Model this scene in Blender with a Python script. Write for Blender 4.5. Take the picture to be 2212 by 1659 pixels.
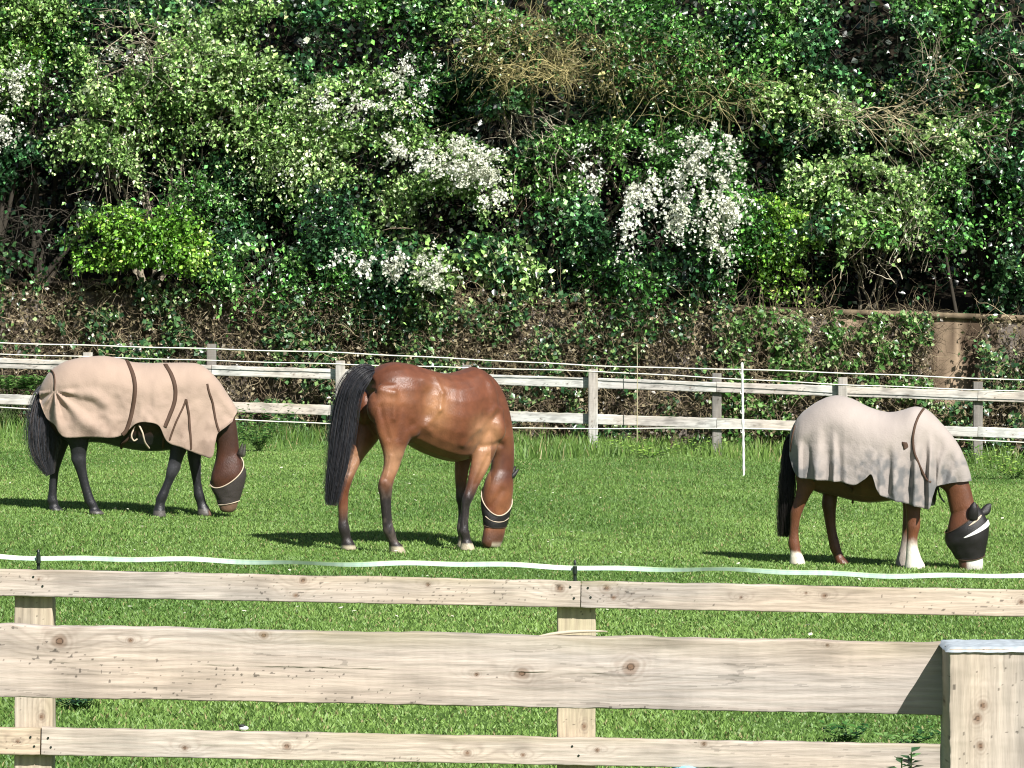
import bpy, bmesh, math, random
import numpy as np
from mathutils import Vector
for o in list(bpy.data.objects): bpy.data.objects.remove(o)
sc = bpy.context.scene
rng = np.random.default_rng(11); random.seed(5)

# ---------------------------------------------------------------- camera, sky, sun, exposure
CH = 2.43; F = 9072.0; CX = 1106.0; YH = 573.0      # camera height, focal length and horizon (2212 px wide frame)
cd = bpy.data.cameras.new('camera'); cam = bpy.data.objects.new('camera', cd); sc.collection.objects.link(cam)
cam.location = (0, 0, CH); cam.rotation_euler = (math.radians(90), 0, 0)
cd.sensor_width = 36; cd.lens = 36*F/2212; cd.shift_y = -(829.5-YH)/2212; cd.clip_end = 2000; cd.clip_start = .1
sc.camera = cam
SD = Vector((0.63, -1.0, 1.0)).normalized()          # towards the sun
w = bpy.data.worlds.new('World'); sc.world = w; w.use_nodes = True
nt = w.node_tree; nt.nodes.clear()
sky = nt.nodes.new('ShaderNodeTexSky'); sky.sky_type = 'NISHITA'; sky.sun_disc = False
sky.sun_elevation = math.asin(SD.z); sky.sun_rotation = math.atan2(SD.x, SD.y)
bg = nt.nodes.new('ShaderNodeBackground'); bg.inputs[1].default_value = 0.05
wo = nt.nodes.new('ShaderNodeOutputWorld'); nt.links.new(sky.outputs[0], bg.inputs[0]); nt.links.new(bg.outputs[0], wo.inputs[0])
sl = bpy.data.lights.new('sun', 'SUN'); sl.energy = 5.0; sl.angle = math.radians(.5); sl.color = (1, .965, .92)
so = bpy.data.objects.new('sun', sl); sc.collection.objects.link(so)
so.rotation_euler = (-SD).to_track_quat('-Z', 'Y').to_euler(); so.location = (6, -10, 12)
sc.view_settings.view_transform = 'Standard'; sc.view_settings.look = 'None'
sc.cycles.filter_width = 1.1; sc.view_settings.exposure = 0.76; sc.view_settings.gamma = 1

# ---------------------------------------------------------------- helpers
C = sc.collection
def at(px, py, Y): return np.array(((px-CX)*Y/F, Y, CH-(py-YH)*Y/F))
def slope(y): return .022+.011*np.clip((y-14)/30, 0, 1)
def gz(x, y):
    return -slope(y)*x + .012*np.sin(x*1.7+y*.9)+.010*np.sin(x*.6-y*1.3+1)
def tag(o, label=None, cat=None, group=None, kind=None):
    if label: o['label'] = label
    if cat: o['category'] = cat
    if group: o['group'] = group
    if kind: o['kind'] = kind
    return o
def empty(name, loc=(0, 0, 0), rz=0, **k):
    o = bpy.data.objects.new(name, None); C.objects.link(o); o.location = loc; o.rotation_euler = (0, 0, rz)
    o.empty_display_size = .2
    return tag(o, **k)
def hsh(i, j, k, s):
    n = (i*73856093) ^ (j*19349663) ^ (k*83492791) ^ (s*2654435)
    n = (n ^ (n >> 13))*1274126177 & 0x7fffffff
    return ((n ^ (n >> 16)) & 0xffff)/65535.0
def vn(x, y, z=0, s=1):
    x, y, z = np.broadcast_arrays(np.asarray(x, float), np.asarray(y, float), np.asarray(z, float))
    i, j, k = [np.floor(a).astype(np.int64) for a in (x, y, z)]
    u, v, q = x-i, y-j, z-k
    u, v, q = [a*a*(3-2*a) for a in (u, v, q)]
    r = 0
    for a in (0, 1):
        for b in (0, 1):
            for c in (0, 1):
                r = r+hsh(i+a, j+b, k+c, s)*(u if a else 1-u)*(v if b else 1-v)*(q if c else 1-q)
    return r*2-1
def fbm(x, y, z=0, s=1, o=3):
    r = 0; a = .5
    for k in range(o): r = r+a*vn(np.asarray(x)*2**k, np.asarray(y)*2**k, np.asarray(z)*2**k, s+k); a *= .5
    return r
def npmesh(name, V, fs, mat=None, parent=None, col=None, smooth=False, loc=None, **k):
    """fs: list of int arrays (n,3) or (n,4); col: (nverts,3) albedo stored as a colour attribute"""
    V = np.ascontiguousarray(V, dtype=np.float32); me = bpy.data.meshes.new(name)
    if not isinstance(fs, (list, tuple)): fs = [fs]
    fs = [np.asarray(f, dtype=np.int32) for f in fs if len(f)]
    me.vertices.add(len(V)); me.vertices.foreach_set('co', V.ravel())
    loops = np.concatenate([f.ravel() for f in fs]); tot = np.concatenate([np.full(len(f), f.shape[1], np.int32) for f in fs])
    me.loops.add(len(loops)); me.loops.foreach_set('vertex_index', loops)
    me.polygons.add(len(tot)); st = np.concatenate(([0], np.cumsum(tot)[:-1])).astype(np.int32)
    me.polygons.foreach_set('loop_start', st); me.polygons.foreach_set('loop_total', tot)
    if smooth: me.polygons.foreach_set('use_smooth', np.ones(len(tot), bool))
    me.update(calc_edges=True)
    if col is not None:
        a = me.color_attributes.new('Col', 'FLOAT_COLOR', 'POINT')
        c4 = np.ones((len(V), 4), np.float32); c4[:, :3] = np.clip(col, 0, 1); a.data.foreach_set('color', c4.ravel())
    o = bpy.data.objects.new(name, me); C.objects.link(o)
    if mat: me.materials.append(mat)
    if parent: o.parent = parent
    if loc is not None: o.location = loc
    return tag(o, **k)
class MB:
    def __init__(s): s.V = []; s.Q = []; s.T = []; s.C = []; s.n = 0
    def add(s, V, Q=None, T=None, col=None):
        V = np.asarray(V, float).reshape(-1, 3)
        if Q is not None and len(Q): s.Q.append(np.asarray(Q)+s.n)
        if T is not None and len(T): s.T.append(np.asarray(T)+s.n)
        s.V.append(V); s.n += len(V)
        if col is not None:
            col = np.asarray(col, float)
            s.C.append(np.tile(col, (len(V), 1)) if col.ndim == 1 else col)
    def obj(s, name, mat, parent=None, smooth=False, **k):
        fs = ([np.concatenate(s.Q)] if s.Q else [])+([np.concatenate(s.T)] if s.T else [])
        return npmesh(name, np.concatenate(s.V), fs, mat, parent, np.concatenate(s.C) if s.C else None, smooth, **k)
    def tube(s, pts, rad, k=4, col=None, cap=True):
        pts = np.asarray(pts, float); n = len(pts); rad = np.broadcast_to(rad, n)
        t = np.gradient(pts, axis=0); t /= np.linalg.norm(t, axis=1)[:, None]+1e-9
        ref = np.tile(np.array((.13, .05, 1.)), (n, 1)); ref[abs(t[:, 2]) > .9] = (1, .1, 0)
        a = np.cross(t, ref); a /= np.linalg.norm(a, axis=1)[:, None]+1e-9; b = np.cross(t, a)
        th = np.arange(k)*2*math.pi/k
        V = pts[:, None]+rad[:, None, None]*(np.cos(th)[None, :, None]*a[:, None]+np.sin(th)[None, :, None]*b[:, None])
        i = np.arange(n-1)[:, None]*k; j = np.arange(k)[None]
        Q = np.stack([i+j, i+(j+1) % k, i+k+(j+1) % k, i+k+j], -1).reshape(-1, 4)
        s.add(V.reshape(-1, 3), Q, None, col)
        if cap and k == 4:
            m = s.n-n*k; s.Q.append(np.array([[m, m+1, m+2, m+3], [s.n-1, s.n-2, s.n-3, s.n-4]]))
    def box(s, lo, hi, col=None):
        x0, y0, z0 = lo; x1, y1, z1 = hi
        s.add([(x0, y0, z0), (x1, y0, z0), (x1, y1, z0), (x0, y1, z0), (x0, y0, z1), (x1, y0, z1), (x1, y1, z1), (x0, y1, z1)],
              [(0, 3, 2, 1), (4, 5, 6, 7), (0, 1, 5, 4), (1, 2, 6, 5), (2, 3, 7, 6), (3, 0, 4, 7)], None, col)

def mat(name, col=None, rough=.6, spec=.3, attr=False, transl=0., bump=0., bscale=60., var=0., vscale=5., sheen=0, obj=False, alpha=1., bvec=None):
    m = bpy.data.materials.new(name); m.use_nodes = True; n = m.node_tree; N = n.nodes; L = n.links
    b = N['Principled BSDF']; out = N['Material Output']
    b.inputs['Roughness'].default_value = rough; b.inputs['Specular IOR Level'].default_value = spec
    if sheen: b.inputs['Sheen Weight'].default_value = sheen
    tc = N.new('ShaderNodeTexCoord')
    if attr: a = N.new('ShaderNodeVertexColor'); a.layer_name = 'Col'; src = a.outputs[0]
    else: r = N.new('ShaderNodeRGB'); r.outputs[0].default_value = (*col, 1); src = r.outputs[0]
    if var:
        z = N.new('ShaderNodeTexNoise'); z.inputs['Scale'].default_value = vscale; z.inputs['Detail'].default_value = 6
        L.new(tc.outputs['Object'], z.inputs['Vector'])
        mr = N.new('ShaderNodeMapRange'); mr.inputs[1].default_value = .25; mr.inputs[2].default_value = .75
        mr.inputs[3].default_value = 1-var; mr.inputs[4].default_value = 1+var; L.new(z.outputs[0], mr.inputs[0])
        v = N.new('ShaderNodeVectorMath'); v.operation = 'SCALE'; L.new(src, v.inputs[0]); L.new(mr.outputs[0], v.inputs['Scale'])
        src = v.outputs[0]
    L.new(src, b.inputs['Base Color'])
    if bump:
        z = N.new('ShaderNodeTexNoise'); z.inputs['Scale'].default_value = bscale; z.inputs['Detail'].default_value = 4
        if bvec: mp = N.new('ShaderNodeMapping'); mp.inputs['Scale'].default_value = bvec; L.new(tc.outputs['Object'], mp.inputs[0]); L.new(mp.outputs[0], z.inputs['Vector'])
        else: L.new(tc.outputs['Object'], z.inputs['Vector'])
        bp = N.new('ShaderNodeBump'); bp.inputs['Strength'].default_value = bump; bp.inputs['Distance'].default_value = .01
        L.new(z.outputs[0], bp.inputs['Height']); L.new(bp.outputs[0], b.inputs['Normal'])
    if transl:
        t = N.new('ShaderNodeBsdfTranslucent'); L.new(src, t.inputs[0])
        mx = N.new('ShaderNodeMixShader'); mx.inputs[0].default_value = transl
        L.new(b.outputs[0], mx.inputs[1]); L.new(t.outputs[0], mx.inputs[2]); L.new(mx.outputs[0], out.inputs[0])
    if alpha < 1: b.inputs['Alpha'].default_value = alpha
    return m
M = dict(
    leaf=mat('glossy_leaf', attr=True, rough=.30, spec=.65, transl=.14),
    soft=mat('soft_leaf', attr=True, rough=.38, spec=.6, transl=.22),
    petal=mat('petal', attr=True, rough=.7, spec=.2, transl=.25),
    bark=mat('bark', attr=True, rough=.85, spec=.2),
    grass=mat('grass_blade', attr=True, rough=.5, spec=.35, transl=.25),
    wood=mat('sawn_wood', attr=True, rough=.8, spec=.2, bump=.3, bscale=60, bvec=(.12, 1, 1.6)),
    postwood=mat('sawn_post_wood', attr=True, rough=.8, spec=.2, bump=.3, bscale=60, bvec=(1.6, 1, .1)),
    oldwood=mat('weathered_wood', attr=True, rough=.8, spec=.25),
    tape=mat('tape', attr=True, rough=.35, spec=.5, transl=.1),
    black=mat('black_plastic', (.012, .02, .014), rough=.4, spec=.5),
    white=mat('white_plastic', (.75, .75, .7), rough=.4, spec=.5),
    rope=mat('white_rope', (.72, .70, .62), rough=.7),
    coat=mat('horse_coat', attr=True, rough=.40, spec=.45, sheen=.05, var=.22, vscale=16, bump=.35, bscale=150, bvec=(1, 1, .35)),
    hair=mat('horse_hair', attr=True, rough=.42, spec=.5),
    rug=mat('rug_fabric', attr=True, rough=.85, spec=.1, sheen=.15, bump=.28, bscale=70),
    strap=mat('rug_strap', (.075, .045, .03), rough=.7, spec=.2),
    rim=mat('pale_binding', (.50, .41, .31), rough=.8, spec=.2),
    mask=mat('fly_mask_mesh', (.055, .047, .042), rough=.5, spec=.35, bump=.4, bscale=200, alpha=.68),
    mask2=mat('black_mask_mesh', (.016, .014, .014), rough=.42, spec=.45, bump=.4, bscale=200, alpha=.92),
    twine=mat('blue_twine', (.25, .62, .80), rough=.5, spec=.3),
    blob=mat('dropping', attr=True, rough=.6, spec=.3),
)

# ---------------------------------------------------------------- ground, bank and hill
def soil_mat(name, c1, c2, sc_=2.):
    m = bpy.data.materials.new(name); m.use_nodes = True; n = m.node_tree; N = n.nodes; L = n.links; b = N['Principled BSDF']
    tc = N.new('ShaderNodeTexCoord'); z = N.new('ShaderNodeTexNoise'); z.inputs['Scale'].default_value = sc_; z.inputs['Detail'].default_value = 8
    L.new(tc.outputs['Object'], z.inputs['Vector'])
    cr = N.new('ShaderNodeValToRGB'); cr.color_ramp.elements[0].position = .35; cr.color_ramp.elements[1].position = .65
    cr.color_ramp.elements[0].color = (*c1, 1); cr.color_ramp.elements[1].color = (*c2, 1)
    L.new(z.outputs[0], cr.inputs[0]); L.new(cr.outputs[0], b.inputs['Base Color'])
    b.inputs['Roughness'].default_value = .95; b.inputs['Specular IOR Level'].default_value = .1
    return m
def grid(xs, ys, zf):
    X, Y = np.meshgrid(xs, ys); Z = zf(X, Y); n = len(xs); m = len(ys)
    V = np.stack([X, Y, Z], -1).reshape(-1, 3); i = (np.arange(m-1)[:, None]*n+np.arange(n-1)[None]).ravel()
    return V, np.stack([i, i+1, i+n+1, i+n], -1)
xs = np.concatenate([np.linspace(-70, -12, 20)[:-1], np.linspace(-12, 12, 90), np.linspace(12, 70, 20)[1:]])
ys = np.concatenate([np.linspace(-40, 10, 12)[:-1], np.linspace(10, 57.75, 160)])
V, Q = grid(xs, ys, gz)
npmesh('field', V, Q, soil_mat('turf_soil', (.045, .085, .018), (.085, .15, .035), 3.), smooth=True, kind='structure')
def bankz(X, Y):
    t = Y-57.9
    return -slope(60)*X+1.78+np.clip(t, 0, 5)*.12+np.clip(t-5, 0, 30)*1.5+.1*fbm(X*.7, Y*.7, 0, 4)
V, Q = grid(np.linspace(-60, 60, 120), np.concatenate([np.linspace(57.9, 63, 14), np.linspace(63.5, 75, 20)]), bankz)
npmesh('hill', V, Q, soil_mat('leaf_litter', (.012, .010, .007), (.028, .022, .014), 5.), smooth=True, kind='structure')  # litter coloured near black to read as shade behind the trees

# ---------------------------------------------------------------- grass
def blades(n, x0f, y0, y1, hmean, wmean, cola, colb, patch=1., lean=.5, seed=1, ypow=1.0, keep=None):
    r = np.random.default_rng(seed)
    y = y0+(y1-y0)*r.random(n)**ypow; hw = x0f*y+.4; x = (r.random(n)*2-1)*hw
    if keep is not None: k = keep(x, y, r); x = x[k]; y = y[k]
    n = len(x); p = .5+.5*fbm(x*2.1, y*2.1, 0, 3)*1.6; p = np.clip(p, 0, 1); q = np.clip(.5+fbm(x*.35, y*.25, 0, 9)*1.3, 0, 1)
    h = hmean*(.5+.9*r.random(n))*(.65+.7*p*patch); a = r.random(n)*2*math.pi
    ld = lean*h*(r.random(n)*.9+.2); la = r.random(n)*2*math.pi
    wv = wmean*(.6+.8*r.random(n)); s = np.stack([np.cos(a), np.sin(a)*.6, 0*a], 1)*wv[:, None]/2
    b = np.stack([x, y, gz(x, y)-.004], 1); t = b+np.stack([np.cos(la)*ld, np.sin(la)*ld, h], 1)
    m = b*.45+t*.55; m[:, 2] += h*.10
    V = np.stack([b-s, b+s, m+s*.85, t, m-s*.85], 1).reshape(-1, 3)
    i = np.arange(n)*5; Qd = np.stack([i, i+1, i+2, i+4], 1); T = np.stack([i+4, i+2, i+3], 1)
    u = np.clip(.22+.48*q+.50*(r.random(n)-.4)+.2*p, 0, 1)[:, None]
    c = np.array(cola)*(1-u)+np.array(colb)*u; dry = r.random(n) < .05; c[dry] = np.array((.30, .27, .12))
    c *= (.72+.5*r.random(n))[:, None]
    return V, [Qd, T], np.repeat(c, 5, 0)
V, fs, c = blades(820000, .145, 17., 57.4, .023, .0095, (.056, .146, .025), (.225, .355, .085), seed=2, ypow=.9, lean=1.0)
npmesh('grass', V, fs, M['grass'], col=c, kind='stuff')
def keeptall(x, y, r):
    e = 53.4+2.6*fbm(x*.9, 0, 0, 21)+1.2*fbm(x*3, y, 0, 22)
    return (r.random(len(x)) < np.clip((y-e)/1.2, 0, 1)*(.12+.75*np.clip(fbm(x*1.4, y*1.2, 0, 31)*3+.5, 0, 1)))
V, fs, c = blades(80000, .145, 50.5, 57.5, .12, .012, (.05, .13, .022), (.20, .32, .07), patch=1.9, lean=.6, seed=4, keep=keeptall)
npmesh('tall_grass', V, fs, M['grass'], col=c, kind='stuff')

# ---------------------------------------------------------------- leaves, twigs, trees
def nz(a): return a/(np.linalg.norm(a, axis=-1, keepdims=True)+1e-9)
def leafmesh(pos, ax, nr, size, ratio=.36, fold=.12):
    ax = nz(ax); nr = nz(nr-(nr*ax).sum(1, keepdims=True)*ax); sd = np.cross(ax, nr); s = size[:, None]
    a = pos+ax*s*.42+nr*s*fold
    V = np.stack([pos, a+sd*s*ratio, pos+ax*s, a-sd*s*ratio], 1).reshape(-1, 3); i = np.arange(len(pos))*4
    return V, np.concatenate([np.stack([i, i+1, i+2], 1), np.stack([i, i+2, i+3], 1)])
# hollows between the crowns (frame px): few leaves grow there, so that the shade behind shows
HOLES = [(255, 100, 75, 62, .9), (85, 455, 95, 85, .93), (215, 395, 95, 45, .9), (330, 300, 60, 60, .65), (600, 75, 55, 40, .75),
         (1075, 275, 78, 42, .96), (1070, 405, 30, 60, .7), (960, 470, 60, 50, .75), (1150, 500, 70, 75, .8), (1320, 440, 28, 80, .85),
         (1885, 95, 95, 75, .95), (1640, 360, 48, 62, .9), (1985, 330, 60, 30, .6), (1900, 600, 110, 55, .85), (2060, 590, 75, 70, .8),
         (90, 560, 85, 60, .9), (300, 620, 150, 50, .93), (480, 470, 40, 30, .6), (1430, 240, 60, 30, .5), (690, 470, 40, 40, .5),
         (1300, 640, 110, 40, .6), (1060, 610, 60, 40, .7), (760, 250, 40, 25, .5), (1960, 470, 40, 60, .4), (1780, 330, 50, 25, .5),
         (1240, 230, 60, 45, .75), (560, 540, 50, 25, .4), (480, 330, 60, 30, .5), (2150, 480, 50, 40, .5), (1650, 640, 90, 40, .6)]
def proj(P): return CX+P[:, 0]*F/P[:, 1], YH+(CH-P[:, 2])*F/P[:, 1]
def hole_keep(P, r, k=1., gaps=True):
    px = CX+P[:, 0]*F/59.; py = YH+(CH-P[:, 2])*F/59.; wob = 1+.55*fbm(P[:, 0]*3.4, P[:, 2]*3.4, 0, 8)
    g = fbm(P[:, 0]*1.2, P[:, 2]*1.8, P[:, 1]*.25, 91)+.45*fbm(P[:, 0]*4.5, P[:, 2]*5.5, P[:, 1]*.4, 92)
    keep = ~((g > (.13 if gaps else .26)) & (r.random(len(P)) < .93))
    for (x, y, a, b, s) in HOLES:
        d = ((px-x)/a)**2+((py-y)/b)**2
        keep &= ~((d < wob**2) & (r.random(len(P)) < s*k))
    return keep
PAL = dict(
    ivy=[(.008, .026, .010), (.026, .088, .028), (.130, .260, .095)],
    dark=[(.008, .022, .010), (.016, .038, .014), (.028, .055, .020)],  # very low albedo, puts the shade of the hollows into the leaf colour
    haw=[(.085, .170, .040), (.220, .365, .100), (.440, .570, .270)],
    mid=[(.022, .080, .014), (.070, .185, .034), (.170, .310, .085)],
    bright=[(.070, .180, .018), (.190, .360, .045), (.330, .500, .100)],
    olive=[(.120, .110, .040), (.200, .180, .070), (.280, .260, .110)],
    dead=[(.040, .031, .019), (.14, .112, .065), (.38, .32, .19)],
    white=[(.62, .64, .50), (.78, .79, .70), (.86, .86, .80)])
def blob_sprigs(px, py, rx, ry, Y, n, kind, size, droop=.0, K=9, L=.2, ryd=None, seed=0, holes=True, front=.85):
    """sprigs of leaves through the outer volume of one crown lobe"""
    r = np.random.default_rng(seed+int(px*7+py*13+Y*100) % 99991)
    c = at(px, py, Y); sc_ = Y/F; R = np.array((rx*sc_, ryd or .5*(rx+ry)*sc_*.8, ry*sc_))
    d = nz(r.normal(size=(n, 3))); fl = (d[:, 1] > 0) & (r.random(n) < front); d[fl, 1] *= -1
    lump = 1+.75*fbm(d[:, 0]*2.3+px, d[:, 1]*2.3+py, d[:, 2]*2.3, 5)*1.6
    rad = (.45+.6*r.random(n)**.6)*lump
    o = c+d*R*rad[:, None]
    if kind == 'white':
        k = ~((fbm(o[:, 0]*6.5, o[:, 2]*(2.6 if droop > .5 else 6.), o[:, 1]*2, 55) > .0) & (r.random(len(o)) < .88)); o = o[k]; d = d[k]
    n = len(o)
    if n == 0: return None
    sd = nz(d*np.array((1, .8, .8))+r.normal(size=(n, 3))*.55+np.array((0, -.25, .25-droop*1.6)))
    ln = L*(.5+r.random(n)); k = np.linspace(0, 1, K)
    cur = np.array((0, 0, -.35-droop*.5))
    pos = o[:, None]+sd[:, None]*(ln[:, None]*k)[:, :, None]+cur*(ln[:, None]*k**2)[:, :, None]
    pos = pos+r.normal(size=pos.shape)*.018
    ax = sd[:, None]*.5+r.normal(size=pos.shape)*.75+np.array((0, -.1, -.25))
    nr = r.normal(size=pos.shape)*1.05+d[:, None]*.35+np.array((.15, -.45, .55))
    sz = size*(.55+.8*r.random((n, K)))*(1.15-.4*k)[None]
    pal = np.array(PAL[kind]); g = np.clip(.5+.6*fbm(o[:, 0]*1.5, o[:, 2]*1.5, o[:, 1], 77)[:, None]*1.4+.75*(r.random((n, K))-.5), 0, .999)**1.5*2
    gi = g.astype(int); gf = (g-gi)[..., None]; col = pal[gi]*(1-gf)+pal[np.minimum(gi+1, 2)]*gf
    if holes and kind != 'white':
        kk = hole_keep(pos.reshape(-1, 3), r, 1.05, kind in ('ivy', 'dark') or Y > 58.9).reshape(pos.shape[:2]); sz = np.where(kk, sz, .0005)
    if kind != 'white': col = col*np.exp(r.normal(size=col.shape[:2])*.82+.02)[..., None]; pl = r.random(col.shape[:2]) < (.03 if kind in ('haw', 'mid') else .008); col[pl] = np.array((.50, .56, .38))  # pale leaves are painted glints; wide tone spread stands in for shaded gaps
    ok = sz.ravel() > .001
    return pos.reshape(-1, 3)[ok], ax.reshape(-1, 3)[ok], nr.reshape(-1, 3)[ok], sz.ravel()[ok], col.reshape(-1, 3)[ok], o, sd, ln
def twig(mb, p, d, L, r0, col, depth=2, curl=.35, drop=-.05, seg=6, kids=3, rr=random):
    pts = [np.array(p, float)]; d = np.array(d, float); d /= np.linalg.norm(d)+1e-9
    for i in range(seg):
        d = d+np.array([rr.gauss(0, curl) for _ in range(3)])*.6+np.array((0, 0, drop)); d /= np.linalg.norm(d)+1e-9
        pts.append(pts[-1]+d*L/seg)
        if depth > 0 and i > 0 and rr.random() < kids/seg:
            e = d+np.array([rr.gauss(0, .8) for _ in range(3)]); twig(mb, pts[-1], e, L*(.35+.35*rr.random()), r0*.55*(1-i/seg*.5), col, depth-1, curl, drop, max(3, seg-2), kids, rr)
    v = .75+.5*rr.random(); mb.tube(pts, np.linspace(r0, r0*.35, len(pts)), 4 if r0 > .02 else 3, np.array(col)*v, cap=False)
LM = {'ivy': 'leaf', 'dark': 'leaf', 'mid': 'leaf', 'haw': 'soft', 'bright': 'soft', 'olive': 'soft', 'dead': 'soft', 'white': 'petal'}
BARK = (.048, .041, .031); PALEBARK = (.27, .235, .17)
def make_tree(name, label, cat, foot, lobes, twigs=(), limbs=3, scatter=None, tr=.05, group=None, bark=BARK, seed=1):
    """foot: (px, Y) on the bank; lobes: (px,py,rx,ry,Y,n,kind,size,droop); crown, blossom and trunk are parts"""
    rr = random.Random(seed); fx, fY = foot; X = (fx-CX)*fY/F
    base = np.array((X, fY, float(bankz(np.array(X), np.array(fY))) if fY > 57.9 else float(gz(X, fY))))
    root = empty(name, base, label=label, cat=cat, group=group)
    lv = {}
    tk = MB(); lobes = list(lobes); nmain = len(lobes)
    if scatter:
        x0, x1, y0, y1, ns, kinds = scatter
        for _ in range(ns):
            a = rr.uniform(22, 62); el = rr.uniform(.5, 1.1); yy = rr.uniform(y0, y1); low = yy > 470
            if low: yy = min(yy, 600+.033*(x0-CX))
            lobes.append((rr.uniform(x0, x1), yy, a, a*el, rr.uniform(57.2, 57.9) if low else rr.uniform(58.7, 59.9), int(a*a*el*.055)+20, rr.choice(kinds), rr.uniform(.058, .085), rr.uniform(0, .9)))
    for i, lb in enumerate(lobes):
        px, py, rx, ry, Y, n, kind, size = lb[:8]; droop = lb[8] if len(lb) > 8 else 0
        if kind == 'white': n = int(n*1.0); size *= 1.12; Y -= .25; Y = min(Y, 56.95) if py > 405 and px > 1300 else Y
        s = blob_sprigs(px, py, rx, ry, Y, int(n*(.56 if kind in ('haw', 'mid', 'bright', 'olive') else .8)), kind, size*{'white': 1.0, 'haw': 1.3, 'bright': 1.25}.get(kind, 1.12), droop, seed=seed*31+i, K={'white': 12, 'haw': 14, 'bright': 12, 'mid': 12}.get(kind, 9), L={'white': .18, 'haw': .36, 'bright': .26, 'mid': .30}.get(kind, .24))
        if s is None: continue
        V, T = leafmesh(s[0]-base, s[1], s[2], s[3], .42 if kind in ('white', 'ivy') else .34)
        lv.setdefault('blossom' if kind == 'white' else 'crown', []).append((V, T, np.repeat(s[4], 4, 0), kind))
        for j in range(0, len(s[5]), 9):
            p = s[5][j]-base; pts = [p-s[6][j]*.25, p, p+s[6][j]*s[7][j]*.8+np.array((0, 0, -.05))]
            tk.tube(pts, [.006, .005, .003], 3, np.array(bark)*(.7+.6*rr.random()), cap=False)
        if kind != 'white' and i < nmain:
            c = at(px, py, Y+.15)-base
            st = np.array((rr.uniform(-.1, .1), rr.uniform(-.05, .1), -.05)); m1 = st+(c-st)*.4+np.array((rr.gauss(0, .1), .15, .25*abs(c[2])*.2))
            k = np.linspace(0, 1, 8)[:, None]; cv = st*(1-k)**2+2*m1*k*(1-k)+c*k*k
            cv[1:-1] += np.array([[rr.gauss(0, .035) for _ in range(3)] for _ in range(6)])
            tk.tube(cv, np.linspace(tr, tr*.25, 8), 6, np.array(bark)*.9, cap=False)
            for _ in range(5):
                q = cv[rr.randint(3, 7)]; twig(tk, q, (rr.gauss(0, 1), rr.uniform(-1, .1), rr.gauss(0, .7)), .5+.5*rr.random(), tr*.16, bark, 1, rr=rr)
    tk.obj('trunk', M['bark'], root)
    for nm, parts in lv.items():
        b = MB()
        for V, T, cc, kind in parts: b.add(V, None, T, cc)
        b.obj(nm, M[LM[parts[0][3]]], root)
    if twigs:
        tb = MB()
        for (px, py, rx, ry, Y, n, L, col, dr) in twigs:
            for _ in range(n):
                a = rr.uniform(0, 6.283); q = rr.random()**.5
                p = at(px+rx*q*math.cos(a), py+ry*q*math.sin(a), Y+rr.uniform(-.5, .35))-base
                twig(tb, p, (rr.gauss(dr[0], .7), rr.gauss(-.3, .4), rr.gauss(dr[1], .5)), L*(.5+rr.random()), .0065+.004*rr.random(), np.array(col)*(.8+.4*rr.random()), 1, .45, -.03, 7, 3, rr)
        tb.obj('bare_twigs', M['bark'], root)
    return root

OL = (.26, .235, .11); GT = (.20, .175, .12)
G1 = 'ivy clad trees in the dark woodland edge'; G2 = 'hawthorns flowering in the woodland edge'
S = .080
# ivy-clad backbone of the wood, five trees side by side
make_tree('ivy_tree', 'dark ivy covered tree at the left edge with a deep shaded hollow below its crown', 'tree', (60, 59.6),
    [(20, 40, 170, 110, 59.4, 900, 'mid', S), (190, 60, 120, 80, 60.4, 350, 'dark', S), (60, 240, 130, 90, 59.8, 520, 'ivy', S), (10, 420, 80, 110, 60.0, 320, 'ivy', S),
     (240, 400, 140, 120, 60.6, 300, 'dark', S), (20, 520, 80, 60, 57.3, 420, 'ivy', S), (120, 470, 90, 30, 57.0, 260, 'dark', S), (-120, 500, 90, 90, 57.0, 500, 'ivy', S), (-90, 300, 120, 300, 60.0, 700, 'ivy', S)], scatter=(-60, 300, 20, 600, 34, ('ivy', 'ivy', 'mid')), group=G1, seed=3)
make_tree('ivy_tree', 'glossy ivy covered tree behind the pale hawthorn, above the left horse', 'tree', (520, 60.0),
    [(420, 90, 160, 100, 60.0, 700, 'ivy', S), (600, 90, 120, 110, 60.0, 650, 'ivy', S), (430, 340, 150, 110, 59.9, 700, 'ivy', S), (600, 400, 140, 110, 59.6, 850, 'ivy', S),
     (560, 560, 150, 85, 59.1, 850, 'ivy', S), (480, 480, 120, 80, 59.3, 500, 'mid', S), (700, 600, 90, 60, 59.0, 450, 'ivy', S)], scatter=(330, 720, 20, 660, 46, ('ivy', 'ivy', 'mid')), group=G1, seed=4)
make_tree('ivy_tree', 'tall ivy covered tree over the unrugged bay horse, broken by a black hollow', 'tree', (930, 60.2),
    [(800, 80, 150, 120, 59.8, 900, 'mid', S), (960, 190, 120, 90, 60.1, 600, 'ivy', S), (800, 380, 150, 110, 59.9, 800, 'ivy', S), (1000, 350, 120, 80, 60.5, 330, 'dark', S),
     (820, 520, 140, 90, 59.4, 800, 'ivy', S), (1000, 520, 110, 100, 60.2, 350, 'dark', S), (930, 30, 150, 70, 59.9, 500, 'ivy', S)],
    twigs=[(1150, 250, 60, 40, 59.2, 26, 1.1, (.42, .38, .28), (.6, -.5)), (1130, 400, 60, 40, 59.4, 24, .6, (.22, .16, .11), (.2, -.2)), (880, 560, 90, 40, 58.9, 22, .7, (.25, .2, .14), (0, .6))], scatter=(700, 1130, 20, 660, 50, ('ivy', 'ivy', 'mid', 'haw')), group=G1, seed=5)
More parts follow.
